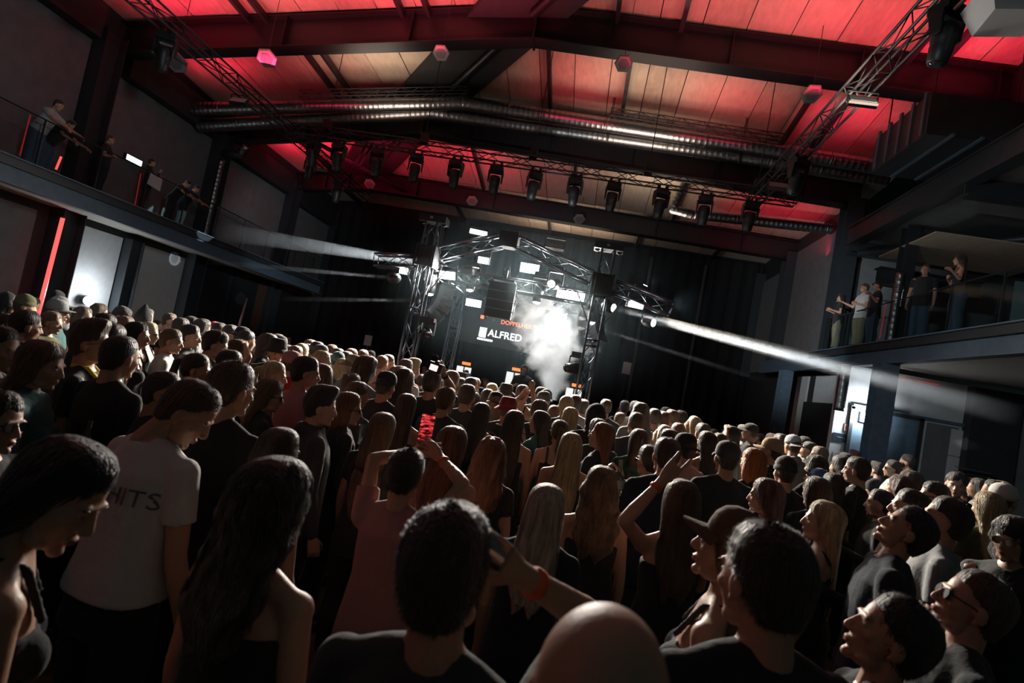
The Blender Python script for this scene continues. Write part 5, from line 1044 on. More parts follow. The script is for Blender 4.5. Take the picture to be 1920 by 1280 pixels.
C(1229, 767, 8.0, -12, 'm', 'short', 'dark', 'tee', 'navy'); C(1245, 772, 8.4, -25, 'm', 'short', 'brown', 'tee', 'cream'); C(1193, 751, 10, 10, 'm', 'short', 'dark', 'tee', 'lightgrey', 'person in a pale grey baseball cap right of the tower', hat='cap', hatc='lightgrey')
C(1175, 752, 10.3, -15, 'm', 'short', 'black', 'tee', 'charcoal'); C(1161, 773, 8.8, 20, 'm', 'buzz', 'brown', 'tee', 'black'); C(1262, 769, 8.8, -60, 'm', 'short', 'brown', 'tee', 'grey'); C(1279, 766, 9.8, -50, 'm', 'short', 'dark', 'tee', 'black'); C(1250, 763, 10.8, 150, 'm', 'short', 'black', 'tee', 'black')
C(1253, 799, 6.6, -60, 'f', 'shag', 'blond', 'tank', 'rose', 'blond woman lifting her face to the left', look=(0, 20, 0), skin=1); C(1273, 794, 7.3, -15, 'f', 'bob', 'lightbrown', 'tee', 'cream'); C(1257, 809, 5.9, -30, 'm', 'curly', 'dark', 'tee', 'black')
bottle = C(1222, 837, 4.3, -35, 'm', 'short', 'black', 'tank', 'blue', 'man in a blue vest holding up a glass bottle', arms=('bottle', 'down'), aimL=((1190, 925, 4.1), (1163, 900, 3.9)), band=(-1, 'orange'), glasses=True)
C(1254, 823, 3.85, -10, 'm', 'short', 'dark', 'tee', 'navy', 'man with thick dark brown hair and large ears in a navy T-shirt'); C(1289, 816, 4.9, -30, 'm', 'short', 'dark', 'tee', 'pink', 'person in a black cap worn backwards and pale printed T-shirt', hat='capback')
C(1307, 782, 8.4, -65, 'f', 'long', 'blond', 'tee', 'charcoal', look=(0, 15, 0)); C(1328, 797, 7.4, -20, 'm', 'crop', 'dark', 'tee', 'black', 'curly topped man lifting a hand to his mouth', arms=('chin', 'down')); C(1328, 810, 6.0, -30, 'f', 'verylong', 'black', 'tank', 'black')
C(1350, 813, 6.3, -8, 'm', 'fade', 'brown', 'tee', 'white', 'man with a short fade in a white T-shirt', arms=('chin', 'down')); C(1374, 800, 7.2, -70, 'f', 'verylong', 'black', 'tank', 'black', 'long haired woman with one hand on top of her head', arms=('overhead', 'down'), skin=1)
C(1367, 831, 4.4, -6, 'm', 'short', 'dark', 'tee', 'black', 'broad man in a black cap and black T-shirt right of centre', hat='cap', hatc='charcoal')
C(1413, 842, 4.6, -25, 'f', 'bob', 'orange', 'tee', 'navy', 'woman with a bright orange bob'); C(1450, 824, 5.9, -60, 'm', 'short', 'black', 'tee', 'black', 'man in a tan and black baseball cap facing left', hat='cap', hatc='tan')
C(1460, 860, 4.7, -10, 'm', 'short', 'black', 'tee', 'black', 'man in a black beanie with a printed black shirt', hat='beanie', hatc='black')
C(1395, 797, 9.6, -70, 'm', 'short', 'brown', 'tee', 'grey'); C(1410, 793, 9.2, -70, 'm', 'short', 'black', 'tee', 'black', hat='cap', arms=('side', 'side')); C(1469, 815, 7.8, -60, 'f', 'bob', 'brown', 'shirt', 'cream', 'person with wavy brown hair in a cream shirt')
C(1489, 818, 7.5, -20, 'm', 'short', 'brown', 'hoodie', 'grey', 'person in a pale cap worn backwards and grey hooded top', hat='capback', hatc='lightgrey'); C(1510, 819, 9.3, -80, 'm', 'short', 'black', 'tee', 'grey', glasses=True); C(1520, 829, 8.4, -70, 'm', 'short', 'black', 'tee', 'black')
C(1539, 838, 7.6, -75, 'f', 'long', 'lightbrown', 'tee', 'tan'); C(1533, 857, 6.2, -40, 'm', 'curly', 'dark', 'tee', 'black', 'curly haired man tipping a drink to his mouth', arms=('chin', 'hold'), band=(-1, 'orange')); C(1548, 884, 5.3, -70, 'm', 'short', 'grey', 'tee', 'charcoal', 'man in a faded blue cap leaning back', hat='cap', hatc='blue', look=(0, 20, 0))
C(1535, 896, 4.2, -20, 'f', 'shag', 'brown', 'long', 'black', 'woman with shoulder length brown hair right of the cream blouse'); C(1572, 891, 4.9, -15, 'f', 'long', 'dark', 'tee', 'black')
C(1607, 858, 5.4, -55, 'm', 'short', 'dark', 'tee', 'black', 'bearded man in black with his back to the double door'); C(1580, 858, 6.5, -65, 'm', 'curly', 'black', 'tee', 'black', 'man with spiky black curls beside the room sign')
C(1677, 863, 8.2, -75, 'f', 'bun', 'black', 'tee', 'white', 'woman with glasses in a white T-shirt holding a drink', glasses=True, arms=('hold', 'down'), skin=1); C(1704, 853, 9.5, -60, 'm', 'short', 'black', 'hoodie', 'black'); C(1795, 887, 6.0, -150, 'm', 'crop', 'dark', 'tee', 'black', 'young man facing the camera beside the dark right column', skin=1)
C(1837, 898, 7.2, -70, 'f', 'bob', 'dark', 'tee', 'grey', arms=('hold', 'down')); C(1866, 901, 6.7, -75, 'm', 'short', 'dark', 'tee', 'black'); C(1756, 905, 4.8, -80, 'm', 'short', 'black', 'tee', 'black', 'man in sunglasses above the moustached man', glasses=True); C(1690, 892, 5.7, -35, 'f', 'wavy', 'burgundy' if False else 'pinkbrown', 'tee', 'black')
C(1725, 890, 6.2, -50, 'f', 'curly', 'brown', 'tee', 'charcoal'); C(1655, 920, 4.6, -70, 'm', 'short', 'black', 'long', 'black', 'man in black holding a small drink in front of his chest', arms=('hold', 'hold'))
# ---- upper left crowd in front of the glowing wall
C(19, 551, 7.0, 60, 'm', 'short', 'black', 'hoodie', 'black', 'smiling person in a black hood at the left edge', hat='hood', skin=0); C(50, 556, 6.8, 50, 'm', 'short', 'brown', 'tee', 'olive', 'person in an olive beanie below the red light tube', hat='beanie', hatc='olive')
C(109, 548, 9.6, 60, 'm', 'short', 'black', 'tee', 'black', 'person in a small black beanie against the glowing wall', hat='beanie'); C(115, 558, 8.0, 65, 'm', 'short', 'brown', 'tee', 'charcoal', 'person in a white baseball cap against the glowing wall', hat='cap', hatc='lightgrey')
C(101, 564, 6.2, 60, 'm', 'short', 'dark', 'tee', 'teal', 'man in a grey baseball cap and glasses', hat='cap', hatc='grey', glasses=True); C(136, 576, 8.8, 100, 'm', 'short', 'dark', 'tee', 'grey'); C(158, 576, 7.2, 70, 'f', 'bob', 'brown', 'tee', 'charcoal')
C(198, 572, 8.0, 40, 'f', 'long', 'brown', 'tee', 'grey'); C(243, 563, 8.0, 55, 'm', 'crop', 'black', 'tee', 'white', 'man in a printed white T-shirt looking down by the pale wall', look=(15, -28, 0)); C(272, 581, 8.4, 60, 'm', 'short', 'black', 'hoodie', 'black', 'person in a tall pointed black hood', hat='pointed')
C(296, 579, 9.3, 110, 'm', 'short', 'dark', 'tee', 'black', skin=1); C(321, 586, 9.4, 70, 'm', 'fade', 'brown', 'tee', 'black'); C(53, 584, 4.6, 15, 'm', 'short', 'dark', 'tee', 'black', 'dark haired man in black seen from behind at upper left', look=(15, 0, 0))
C(17, 590, 5.8, 60, 'f', 'bob', 'brown', 'tee', 'black', glasses=True); C(79, 583, 6.0, 70, 'm', 'short', 'lightbrown', 'tee', 'olive'); C(173, 600, 5.9, 20, 'm', 'short', 'dark', 'tee', 'charcoal'); C(199, 590, 5.6, 35, 'm', 'crop', 'black', 'long', 'black')
C(241, 595, 6.6, 45, 'f', 'long', 'auburn', 'tee', 'rose'); C(258, 605, 5.4, 60, 'f', 'bob', 'black', 'tank', 'black', 'woman with short black hair and a brightly lit face', look=(15, 6, 0), skin=1); C(281, 605, 6.5, 70, 'm', 'short', 'blond', 'tank', 'black', 'person with short blond hair and dark sunglasses', glasses=True, skin=1)
C(214, 609, 4.5, 20, 'm', 'short', 'dark', 'tee', 'teal'); C(382, 601, 8.6, 60, 'm', 'curly', 'dark', 'tee', 'grey', 'man in a grey T-shirt left of the leaning pipe'); C(352, 588, 9.6, 75, 'm', 'short', 'black', 'tee', 'black', hat='cap', skin=1); C(367, 588, 9.3, 60, 'm', 'short', 'black', 'tee', 'navy')
C(432, 600, 8.8, 60, 'm', 'short', 'black', 'tee', 'grey', 'tall man in a grey T-shirt beside the leaning pipe', skin=1); C(342, 597, 8.0, 40, 'f', 'long', 'dark', 'tee', 'black'); C(398, 604, 10, 90, 'm', 'short', 'dark', 'tee', 'rose', 'person in a small red cap', hat='cap', hatc='red'); C(414, 606, 9.3, 60, 'm', 'short', 'black', 'tee', 'black')
C(456, 615, 8.6, 50, 'm', 'short', 'dark', 'tee', 'navy', hat='capback', hatc='navy'); C(470, 622, 7.3, 40, 'm', 'short', 'black', 'tee', 'black'); C(505, 629, 7.2, 60, 'm', 'curly', 'dark', 'long', 'navy'); C(523, 625, 9, 60, 'm', 'fade', 'brown', 'tee', 'charcoal', glasses=True)
C(533, 633, 8.0, 40, 'm', 'short', 'dark', 'tee', 'black', hat='cap', hatc='charcoal'); C(548, 648, 7.4, 20, 'f', 'long', 'lightbrown', 'tee', 'rose'); C(586, 629, 9.8, 60, 'm', 'short', 'grey', 'tee', 'red', 'grey haired man in a red shirt'); C(598, 640, 8.9, 60, 'm', 'fade', 'black', 'tee', 'black')
C(581, 646, 9.2, 80, 'f', 'bob', 'auburn', 'tee', 'burgundy'); C(611, 650, 8.4, 50, 'm', 'short', 'black', 'tee', 'black', hat='cap'); C(623, 653, 8.4, 60, 'f', 'long', 'black', 'tee', 'black'); C(619, 646, 10, 50, 'f', 'bob', 'lightbrown', 'tee', 'grey'); C(653, 653, 9.4, 40, 'm', 'short', 'lightbrown', 'tee', 'rose')
C(681, 656, 10, 10, 'm', 'short', 'brown', 'tee', 'black'); C(646, 659, 8.6, 40, 'm', 'short', 'dark', 'tee', 'black'); C(698, 650, 11.5, 170, 'm', 'short', 'black', 'tee', 'black', 'man with glasses facing the camera beside the lit fridge', glasses=True, skin=1)
for rr in PEOPLE:      # nobody stands inside a neighbour: the farther one of a tight pair steps back along the same line of sight
    rr['pos'] = np.array(rr['o'][:2])
for _ in range(30):
    for i, a in enumerate(PEOPLE):
        for b in PEOPLE[i + 1:]:
            d = b['pos'] - a['pos']; L = np.linalg.norm(d)
            if L < .42:
                f, n_ = (a, b) if np.linalg.norm(a['pos']) > np.linalg.norm(b['pos']) else (b, a)
                if np.linalg.norm(f['pos']) < 2.6: continue
                q = f['pos'] * (1 + .6 * (.43 - L) / np.linalg.norm(f['pos'])); side = f['pos'] - n_['pos']; side = side / max(np.linalg.norm(side), 1e-3); f['pos'] = q + side * .35 * (.43 - L)
for rr in PEOPLE: rr['root'].location.x += rr['pos'][0] - rr['o'][0]; rr['root'].location.y += rr['pos'][1] - rr['o'][1]; rr['o'] = np.array([*rr['pos'], rr['o'][2]])
# ---- far rows that fill the gaps out to the stage and behind it, copies of a few prototypes
HC_ = ['black', 'dark', 'brown', 'lightbrown', 'blond', 'dark', 'black', 'auburn']; TC_ = ['black', 'charcoal', 'black', 'grey', 'navy', 'rose', 'white', 'olive', 'black', 'cream']
rnd = random.Random(5); taken = [r_['pos'] for r_ in PEOPLE]
def fill(n, xr, yr, group, label, facef, stage=False, arms_=(('down', 'down'),), far=False):
    k = 0; tries = 0
    while k < n and tries < 4000:
        tries += 1; X = rnd.uniform(*xr); Y = rnd.uniform(*yr)
        if -4.3 < X < .6 and 11.4 < Y < 16.4: continue
        if any((X - t[0]) ** 2 + (Y - t[1]) ** 2 < .19 for t in taken): continue
        if X > 6.6 and 13.8 < Y: continue
        taken.append(np.array((X, Y))); sx = rnd.choice('mf'); H_ = rnd.uniform(1.68, 1.86) if sx == 'm' else rnd.uniform(1.58, 1.72); hr = rnd.choice(('short', 'fade', 'quiff', 'short', 'curly')) if sx == 'm' else rnd.choice(('long', 'bob', 'pony', 'long', 'verylong'))
        person(0, 0, 9, facef(X) + rnd.uniform(-22, 22), sx, hr, rnd.choice(HC_), rnd.choice(('tee', 'tee', 'long')) if sx == 'm' else rnd.choice(('tank', 'tee')), rnd.choice(TC_), 'black', arms=rnd.choice(arms_), skin=rnd.choice((0, 1, 0, 2)), at=(X, Y, H_), group=group, label=label, lod=2); k += 1; fx = np.array((X, Y, H_)) - EYE; zf = fx @ FW; PEOPLE[-1]['x'], PEOPLE[-1]['y'] = 960 + F_PX * (fx @ RT) / zf, 640 + F_PX * (fx @ DN) / zf; PEOPLE[-1]['glabel'] = label; PEOPLE[-1]['label'] = None; PEOPLE[-1]['root']['label'] = label
fc = lambda X: math.degrees(math.atan2(-1.9 - X, 3.0)) if True else 0
fill(26, (-12.0, -4.6), (8.6, 16.5), 'distant people left of the stage', 'person in the distant crowd between the left wall and the left tower', lambda X: 55)
fill(24, (-5.2, 1.2), (8.3, 11.4), 'people pressed against the stage front', 'person in the packed rows right in front of the stage', lambda X: 0)
fill(24, (.9, 6.8), (7.6, 14.5), 'distant people right of the stage', 'person in the distant crowd right of the right tower', lambda X: -50)
fill(14, (-4.2, 2.6), (16.6, 20.5), 'dim onlookers behind the stage', 'dim onlooker standing behind the stage deck', lambda X: 180)
fill(7, (-10.5, -4.8), (17, 20.5), 'dim people at the far left drapes', 'dim person near the back curtain left of the stage', lambda X: 90)
# ---- the performer on the stage deck
dj = person(985, 683, 14, 178, 'm', 'short', 'black', 'hoodie', 'black', 'black', arms=('hold', 'hold'), hat='hood', look=(0, -18, 0), at=at_y(985, 684, 13.95), ground=.53, lod=1, label='hooded performer in black standing at the mixing desk on stage', skin=0)
text('NYC' if False else 'HAZE' if False else 'MX', (-.07, .165, 1.22), .12, M_dull, rot=(R(90), 0, R(180)), parent=dj['root'], name='chest_print') if False else None
# ---- people on the balconies
def balc(x, y, X, face, sex, hair, hc, top, tc, legs, label, **kw): p = at_x(x, y, X); return person(x, y, 10, face, sex, hair, hc, top, tc, legs, label=label, at=p, ground=BZ, lod=1, **kw)
balc(116, 184, -12.75, 75, 'm', 'fade', 'dark', 'tee', 'lightgrey', 'denim', 'man in a pale T-shirt and jeans leaning over the left balcony rail', arms=('lean', 'lean'), lean=24, look=(0, 5, 0), clampH=(1.2, 1.9))
balc(142, 216, -12.8, 80, 'm', 'short', 'black', 'tee', 'black', 'denim', 'person in black bending beside the pale T-shirt man on the balcony', arms=('lean', 'lean'), lean=38, clampH=(1.2, 1.9))
balc(208, 254, -12.8, 60, 'm', 'short', 'brown', 'tee', 'black', 'black', 'man in a black T-shirt with folded arms on the left balcony', arms=('fold', 'fold'), clampH=(1.4, 1.9)); balc(286, 298, -12.8, 50, 'm', 'short', 'dark', 'hoodie', 'black', 'black', 'man in a dark hooded jacket behind the white notice', arms=('chin', 'hold'), clampH=(1.4, 1.9))
balc(360, 331, -12.75, 85, 'm', 'short', 'black', 'tee', 'black', 'black', 'front one of two men leaning on the rail by the shiny pipe', arms=('lean', 'lean'), lean=34, clampH=(1.2, 1.9), look=(0, -10, 0)); balc(374, 343, -12.9, 85, 'm', 'short', 'dark', 'tee', 'navy', 'black', 'rear one of two men leaning on the rail by the shiny pipe', arms=('lean', 'lean'), lean=30, clampH=(1.2, 1.9))
balc(1580, 545, 7.22, -75, 'f', 'verylong', 'black', 'tee', 'black', 'khaki', 'woman with long black hair at the right balcony rail', arms=('hold', 'hold'), clampH=(1.5, 1.75)); balc(1624, 525, 7.28, -95, 'm', 'short', 'brown', 'polo', 'white', 'khaki', 'man in a white polo shirt gesturing on the right balcony', arms=('fold', 'side'), clampH=(1.5, 1.85))
balc(1648, 524, 7.45, -80, 'm', 'short', 'black', 'tee', 'black', 'denim', 'man in black pointing behind the white polo man', arms=('side', 'down'), clampH=(1.5, 1.88)); balc(1737, 497, 7.42, -140, 'm', 'fade', 'brown', 'tee', 'black', 'denim', 'man in a black T-shirt and jeans on the right balcony', arms=('down', 'down'), clampH=(1.5, 1.9))
balc(1803, 473, 7.4, -75, 'f', 'wavy', 'dark', 'tank', 'black', 'denim', 'woman in a black vest bending her knee on the right balcony', arms=('side', 'fold'), clampH=(1.5, 1.8), look=(0, 8, 0), lean=6)
# ---- labels for the people without one of their own: how they look, and whom they stand beside
HN = {'black': 'black', 'dark': 'dark', 'brown': 'brown', 'lightbrown': 'light brown', 'blond': 'blond', 'silver': 'silvery', 'auburn': 'auburn', 'grey': 'grey', 'orange': 'orange', 'pinkbrown': 'reddish brown'}
LM = [(1120, 760, 'the black hood'), (946, 721, 'the yellow shirt'), (955, 747, 'the red bucket hat'), (1413, 842, 'the orange bob'), (1350, 813, 'the white T-shirt fade'), (1489, 818, 'the pale backward cap'), (1607, 858, 'the bearded man in black'), (308, 616, 'the light buzz cut'), (258, 605, 'the brightly lit face'), (525, 638, 'the black bucket hat'),
      (570, 670, 'the pink T-shirt'), (723, 700, 'the backward black cap'), (689, 672, 'the curly grey T-shirt man'), (822, 698, 'the raised camera'), (862, 722, 'the necklace man'), (163, 563, 'the glaring wall lamp'), (432, 600, 'the leaning pipe'), (1074, 813, 'the bare shouldered blonde'), (1254, 823, 'the large eared man'), (1201, 806, 'the green top'),
      (1065, 744, 'the curly blond head'), (982, 722, 'the clapping hands'), (718, 672, 'the lit fridge'), (1795, 887, 'the young man by the column'), (1193, 751, 'the pale grey cap'), (1539, 838, 'the door wall edge') , (272, 581, 'the pointed hood'), (1450, 824, 'the tan cap'), (586, 629, 'the red shirt'), (398, 604, 'the small red cap'), (1677, 863, 'the white T-shirt woman')]
used = set(r_['label'] for r_ in PEOPLE if r_['label'])
for r_ in PEOPLE:
    if r_['label']: continue
    hair, hc, top, tc, hat, hatc, sex, gl = r_['desc']; look_ = {'long': 'long %s hair', 'verylong': 'very long %s hair', 'bob': 'a %s bob', 'curly': '%s curls', 'wavy': 'wavy %s hair', 'pony': 'a %s ponytail', 'bun': 'a %s bun', 'crop': 'tousled %s hair', 'fade': 'cropped %s hair', 'buzz': 'shaved %s hair', 'quiff': 'thick %s hair', 'shag': 'shaggy %s hair'}.get(hair, 'short %s hair') % HN[hc]
    if hat: look_ = {'cap': 'a %s cap', 'capback': 'a backward %s cap', 'beanie': 'a %s beanie', 'hood': 'a %s hood'}.get(hat, 'a %s hat') % hatc
    for x, y, nme in sorted(LM, key=lambda q: (q[0] - r_['x']) ** 2 + (q[1] - r_['y']) ** 2):
        dx, dy = r_['x'] - x, r_['y'] - y
        if abs(dx) < 3 and abs(dy) < 3: continue
        rel = ('right of' if dx > 0 else 'left of') if abs(dx) > 1.3 * abs(dy) else ('behind' if dy < 0 else 'in front of')
        lb = '%s with %s%s, %s %s' % ({'m': 'man', 'f': 'woman'}[sex], look_, ' in ' + {'rose': 'pink', 'lightgrey': 'pale grey'}.get(tc, tc), rel, nme)
        if lb not in used: break
        lb = None
    if lb is None: lb = r_.get('glabel')
    used.add(lb); r_['label'] = lb; r_['root']['label'] = lb
# ---- what they hold and wear
M_scr = bpy.data.materials.new('phone screen'); M_scr.use_nodes = True; nt = M_scr.node_tree; b = nt.nodes['Principled BSDF']; tc_ = nt.nodes.new('ShaderNodeTexCoord'); nz = nt.nodes.new('ShaderNodeTexNoise'); nz.inputs['Scale'].default_value = 62; rp_ = nt.nodes.new('ShaderNodeValToRGB')
rp_.color_ramp.elements[0].position = .42; rp_.color_ramp.elements[0].color = (.02, .0, .0, 1); rp_.color_ramp.elements[1].position = .62; rp_.color_ramp.elements[1].color = (1, .06, .07, 1); e_ = rp_.color_ramp.elements.new(.74); e_.color = (1, .55, .5, 1)
mp_ = nt.nodes.new('ShaderNodeMapping'); mp_.inputs['Scale'].default_value = (.5, 1, 1.6); nt.links.new(tc_.outputs['Object'], mp_.inputs[0]); nt.links.new(mp_.outputs[0], nz.inputs['Vector']); nt.links.new(nz.outputs[0], rp_.inputs[0]); nt.links.new(rp_.outputs[0], b.inputs['Emission Color']); b.inputs['Emission Strength'].default_value = .9; b.inputs['Base Color'].default_value = (.02, .0, .0, 1)
def held(name, label, cat, loc, lean=0, yaw=0, roll=0): o = thing(name, label, cat, tuple(loc)); o.rotation_euler = (R(lean), R(roll), R(yaw)); return o
def smartphone(loc, label, lean=0, yaw=0, roll=0, scr=M_scr, s=1.0):
    g = held('phone', label, 'phone', loc, lean, yaw, roll); g.scale = (s, s, s)
    me = bpy.data.meshes.new('case'); import bmesh; bm = bmesh.new(); bmesh.ops.create_cube(bm, size=1); bmesh.ops.scale(bm, vec=(.074, .0085, .152), verts=bm.verts); bmesh.ops.bevel(bm, geom=[e for e in bm.edges if abs(e.verts[0].co.y - e.verts[1].co.y) > .001], offset=.011, segments=4, affect='EDGES'); bm.to_mesh(me); bm.free(); me.materials.append(M_plast); link('case', me, g)
    MB().box((0, -.0046, .004), (.066, .001, .128)).build('screen', scr, g); 
    for k in range(3): MB().lathe([(.006, 0), (.006, .002)], 12, Matrix.Translation((-.018 + k * .018, -.005, -.066)) @ Matrix.Rotation(R(90), 4, 'X')).build('button_icon', M_dull, g)
    return g
smartphone(at_d(800, 803, 2.86), 'phone with a red glowing screen held up above the crowd', -8, 2, -2, s=1.05)
M_scr2 = mat('camera screen', (.3, .02, .02), .4, emit=(1, .55, .5), es=2.0)
g = held('video_camera', 'small camera with a lit screen held up left of the stage', 'camera', at_d(817, 689, 4.85), 0, 0, 9); MB().box((0, 0, 0), (.12, .05, .085)).build('body', M_plast, g); MB().box((-.01, -.027, -.005), (.07, .003, .05)).build('screen', M_scr2, g); MB().lathe([(.03, 0), (.03, .05), (.026, .055)], 16, Matrix.Translation((0, .02, 0)) @ Matrix.Rotation(R(-90), 4, 'X')).build('lens', M_plast, g, True); MB().box((0, 0, .05), (.04, .04, .02)).build('hot_shoe', M_blk, g); MB().ball((-.03, -.02, .075), (.035, .03, .03), 14, 8).build('microphone', M_black, g, True)
M_beer = bpy.data.materials.new('beer'); M_beer.use_nodes = True; nt = M_beer.node_tree; nt.nodes.clear(); o_ = nt.nodes.new('ShaderNodeOutputMaterial'); t_ = nt.nodes.new('ShaderNodeBsdfTranslucent'); t_.inputs[0].default_value = (1, .42, .06, 1); g_ = nt.nodes.new('ShaderNodeBsdfTransparent'); g_.inputs[0].default_value = (1, .5, .1, 1); m_ = nt.nodes.new('ShaderNodeMixShader'); m_.inputs[0].default_value = .55; nt.links.new(g_.outputs[0], m_.inputs[1]); nt.links.new(t_.outputs[0], m_.inputs[2]); nt.links.new(m_.outputs[0], o_.inputs[0])
M_cup = M_glass.copy(); M_cup.name = 'clear plastic'; [n_ for n_ in M_cup.node_tree.nodes if n_.type == 'MIX_SHADER'][0].inputs[0].default_value = .22
def cup(loc, label, lean=0, yaw=0, fill=.5, s=1.0, roll=0):
    g = held('cup', label, 'cup', loc, lean, yaw, roll); g.scale = (s, s, s); MB().lathe([(.028, 0), (.030, .002), (.040, .12), (.042, .122), (.038, .12), (.027, .004)], 24, cap=False).build('wall', M_cup, g, True); MB().lathe([(.0275, .0), (.0275, .003)], 24).build('bottom', M_cup, g)
    if fill: MB().lathe([(.0265, .005), (.0265 + .0085 * fill, .005 + .11 * fill)], 24).build('beer', M_beer, g, True)
    return g
cup(at_d(951, 1052, 1.06), 'clear plastic cup of amber beer raised to the mouth', -20, 10, .55, 1.05, -72)
def bottle_(loc, label, m, lean=0, roll=0):
    g = held('bottle', label, 'bottle', loc, lean, 0, roll); MB().lathe([(.026, 0), (.030, .004), (.031, .12), (.028, .145), (.014, .18), (.0125, .225), (.014, .228), (.0135, .238)], 20).build('glass', m, g, True); MB().lathe([(.0316, .045), (.0316, .105)], 20, cap=False).build('paper_label', M_pap, g, True); return g
M_bg = bpy.data.materials.new('bottle glass'); M_bg.use_nodes = True; b = M_bg.node_tree.nodes['Principled BSDF']; b.inputs['Base Color'].default_value = (.75, .85, .7, 1); b.inputs['Transmission Weight'].default_value = .9; b.inputs['Roughness'].default_value = .05
bottle_(at_d(1163, 912, 3.85) + [0, 0, -.06], 'clear glass bottle held by the man in the blue vest', M_bg, 0, -6)
bottle_(at_d(163, 800, 3.05) + [0, 0, -.20], 'glass bottle neck catching light behind the laughing woman', M_bg, 0, 4)
cup(at_d(681, 818, 3.6) + [0, 0, -.05], 'plastic cup held low beside the woman with highlighted hair', 0, 0, .0); cup(at_d(1648, 1048, 3.0) + [0, 0, -.06], 'pale plastic cup held in front of the navy sweater', 0, 0, .3, 1.0, 18)
smartphone(at_d(1487, 882, 4.9), 'slim bright phone held upright right of the beanie man', 0, 70, 8, mat('white screen', (1, 1, 1), .4, emit=(1, 1, .95), es=3), .9)
# lettering on clothes
def back_text(rec, s_, size, m, z, x0=0, curve=.0, y=-.155): 
    t = text(s_, (0, 0, 0), size, m, rot=(0, 0, 0), parent=rec['root'], name='back_lettering', ext=.001); A = np.array(Matrix(rec['K']['A'].tolist())); Ai = np.linalg.inv(A); wd = max(v.co.x for v in t.data.vertices)
    sv = np.empty(len(rec['top'].data.vertices) * 3); rec['top'].data.vertices.foreach_get('co', sv); sv = sv.reshape(-1, 3) @ Ai[:3, :3].T + Ai[:3, 3]; sv = sv[(sv[:, 1] < -.03) & (abs(sv[:, 0]) < .2)]
    for v in t.data.vertices:            # the print lies on the cloth
        X, Z = v.co.x - wd / 2 + x0, v.co.y + z; d = (sv[:, 0] - X) ** 2 + (sv[:, 2] - Z) ** 2; k = np.argsort(d)[:5]; Y = sv[k, 1].mean() - .008; q = A @ np.array((X, Y, Z, 1)); v.co = q[:3]
    return t
_t = back_text(wt, 'GHITS', .085, mat('faded navy print', (.27, .28, .29), .8), 1.27, .06, y=-.150)
_j = back_text(jersey, 'DU', .17, mat('pink jersey outline', (.55, .34, .34), .8), 1.27, -.02, y=-.150); MB().tube([(.085 * math.cos(a), -.02 + .082 * math.sin(a), 1.462 - .01 * math.sin(a)) for a in np.linspace(math.pi * 1.05, math.pi * 1.95, 12)], .010, 6).build('collar_band', cmat('white'), jersey['root'], True)
ye = [r_ for r_ in PEOPLE if r_['label'] and 'yellow strap' in r_['label']][0]; MB().tube([(.06, .075, 1.44), (.075, .02, 1.495), (.05, -.06, 1.50), (-.05, -.06, 1.50), (-.075, .02, 1.495), (-.05, .08, 1.44)], .013, 8).build('neck_strap', cmat('yellow'), ye['root'], True)
tag(bar('pole', tuple(at_y(463, 560, 13.5)), tuple(at_y(443, 628, 11.0)), .022, M_alu, None), 'leaning bright pipe at the left wall doorway', 'pole')
# ================================================================== HAZE AND SMOKE, lit by real lamps
def vol(name, dens, noise=None, aniso=0.0, color=(1, 1, 1)):
    m = bpy.data.materials.new(name); m.use_nodes = True; nt = m.node_tree; nt.nodes.clear(); o = nt.nodes.new('ShaderNodeOutputMaterial'); v = nt.nodes.new('ShaderNodeVolumeScatter'); v.inputs['Color'].default_value = (*color, 1); v.inputs['Density'].default_value = dens; v.inputs['Anisotropy'].default_value = aniso
    nt.links.new(v.outputs[0], o.inputs['Volume'])
    if noise: noise(nt, v)
    return m
def fade(nt, v):
    tc = nt.nodes.new('ShaderNodeTexCoord'); sp = nt.nodes.new('ShaderNodeSeparateXYZ'); nt.links.new(tc.outputs['Generated'], sp.inputs[0]); n = nt.nodes.new('ShaderNodeTexNoise'); n.inputs['Scale'].default_value = 1.4; n.inputs['Detail'].default_value = 3; nt.links.new(tc.outputs['Object'], n.inputs['Vector'])
    mr = nt.nodes.new('ShaderNodeMapRange'); mr.inputs['From Min'].default_value = .5; mr.inputs['From Max'].default_value = 1; mr.inputs['To Min'].default_value = .20; mr.inputs['To Max'].default_value = 0; nt.links.new(sp.outputs['Z'], mr.inputs[0])
    mm = nt.nodes.new('ShaderNodeMath'); mm.operation = 'MULTIPLY'; nt.links.new(mr.outputs[0], mm.inputs[0]); m2 = nt.nodes.new('ShaderNodeMapRange'); m2.inputs['From Min'].default_value = .3; m2.inputs['From Max'].default_value = .7; m2.inputs['To Min'].default_value = .6; m2.inputs['To Max'].default_value = 1.4; nt.links.new(n.outputs[0], m2.inputs[0]); nt.links.new(m2.outputs[0], mm.inputs[1]); nt.links.new(mm.outputs[0], v.inputs['Density'])
M_beamv = vol('beam haze', 0.30, fade, aniso=.1)
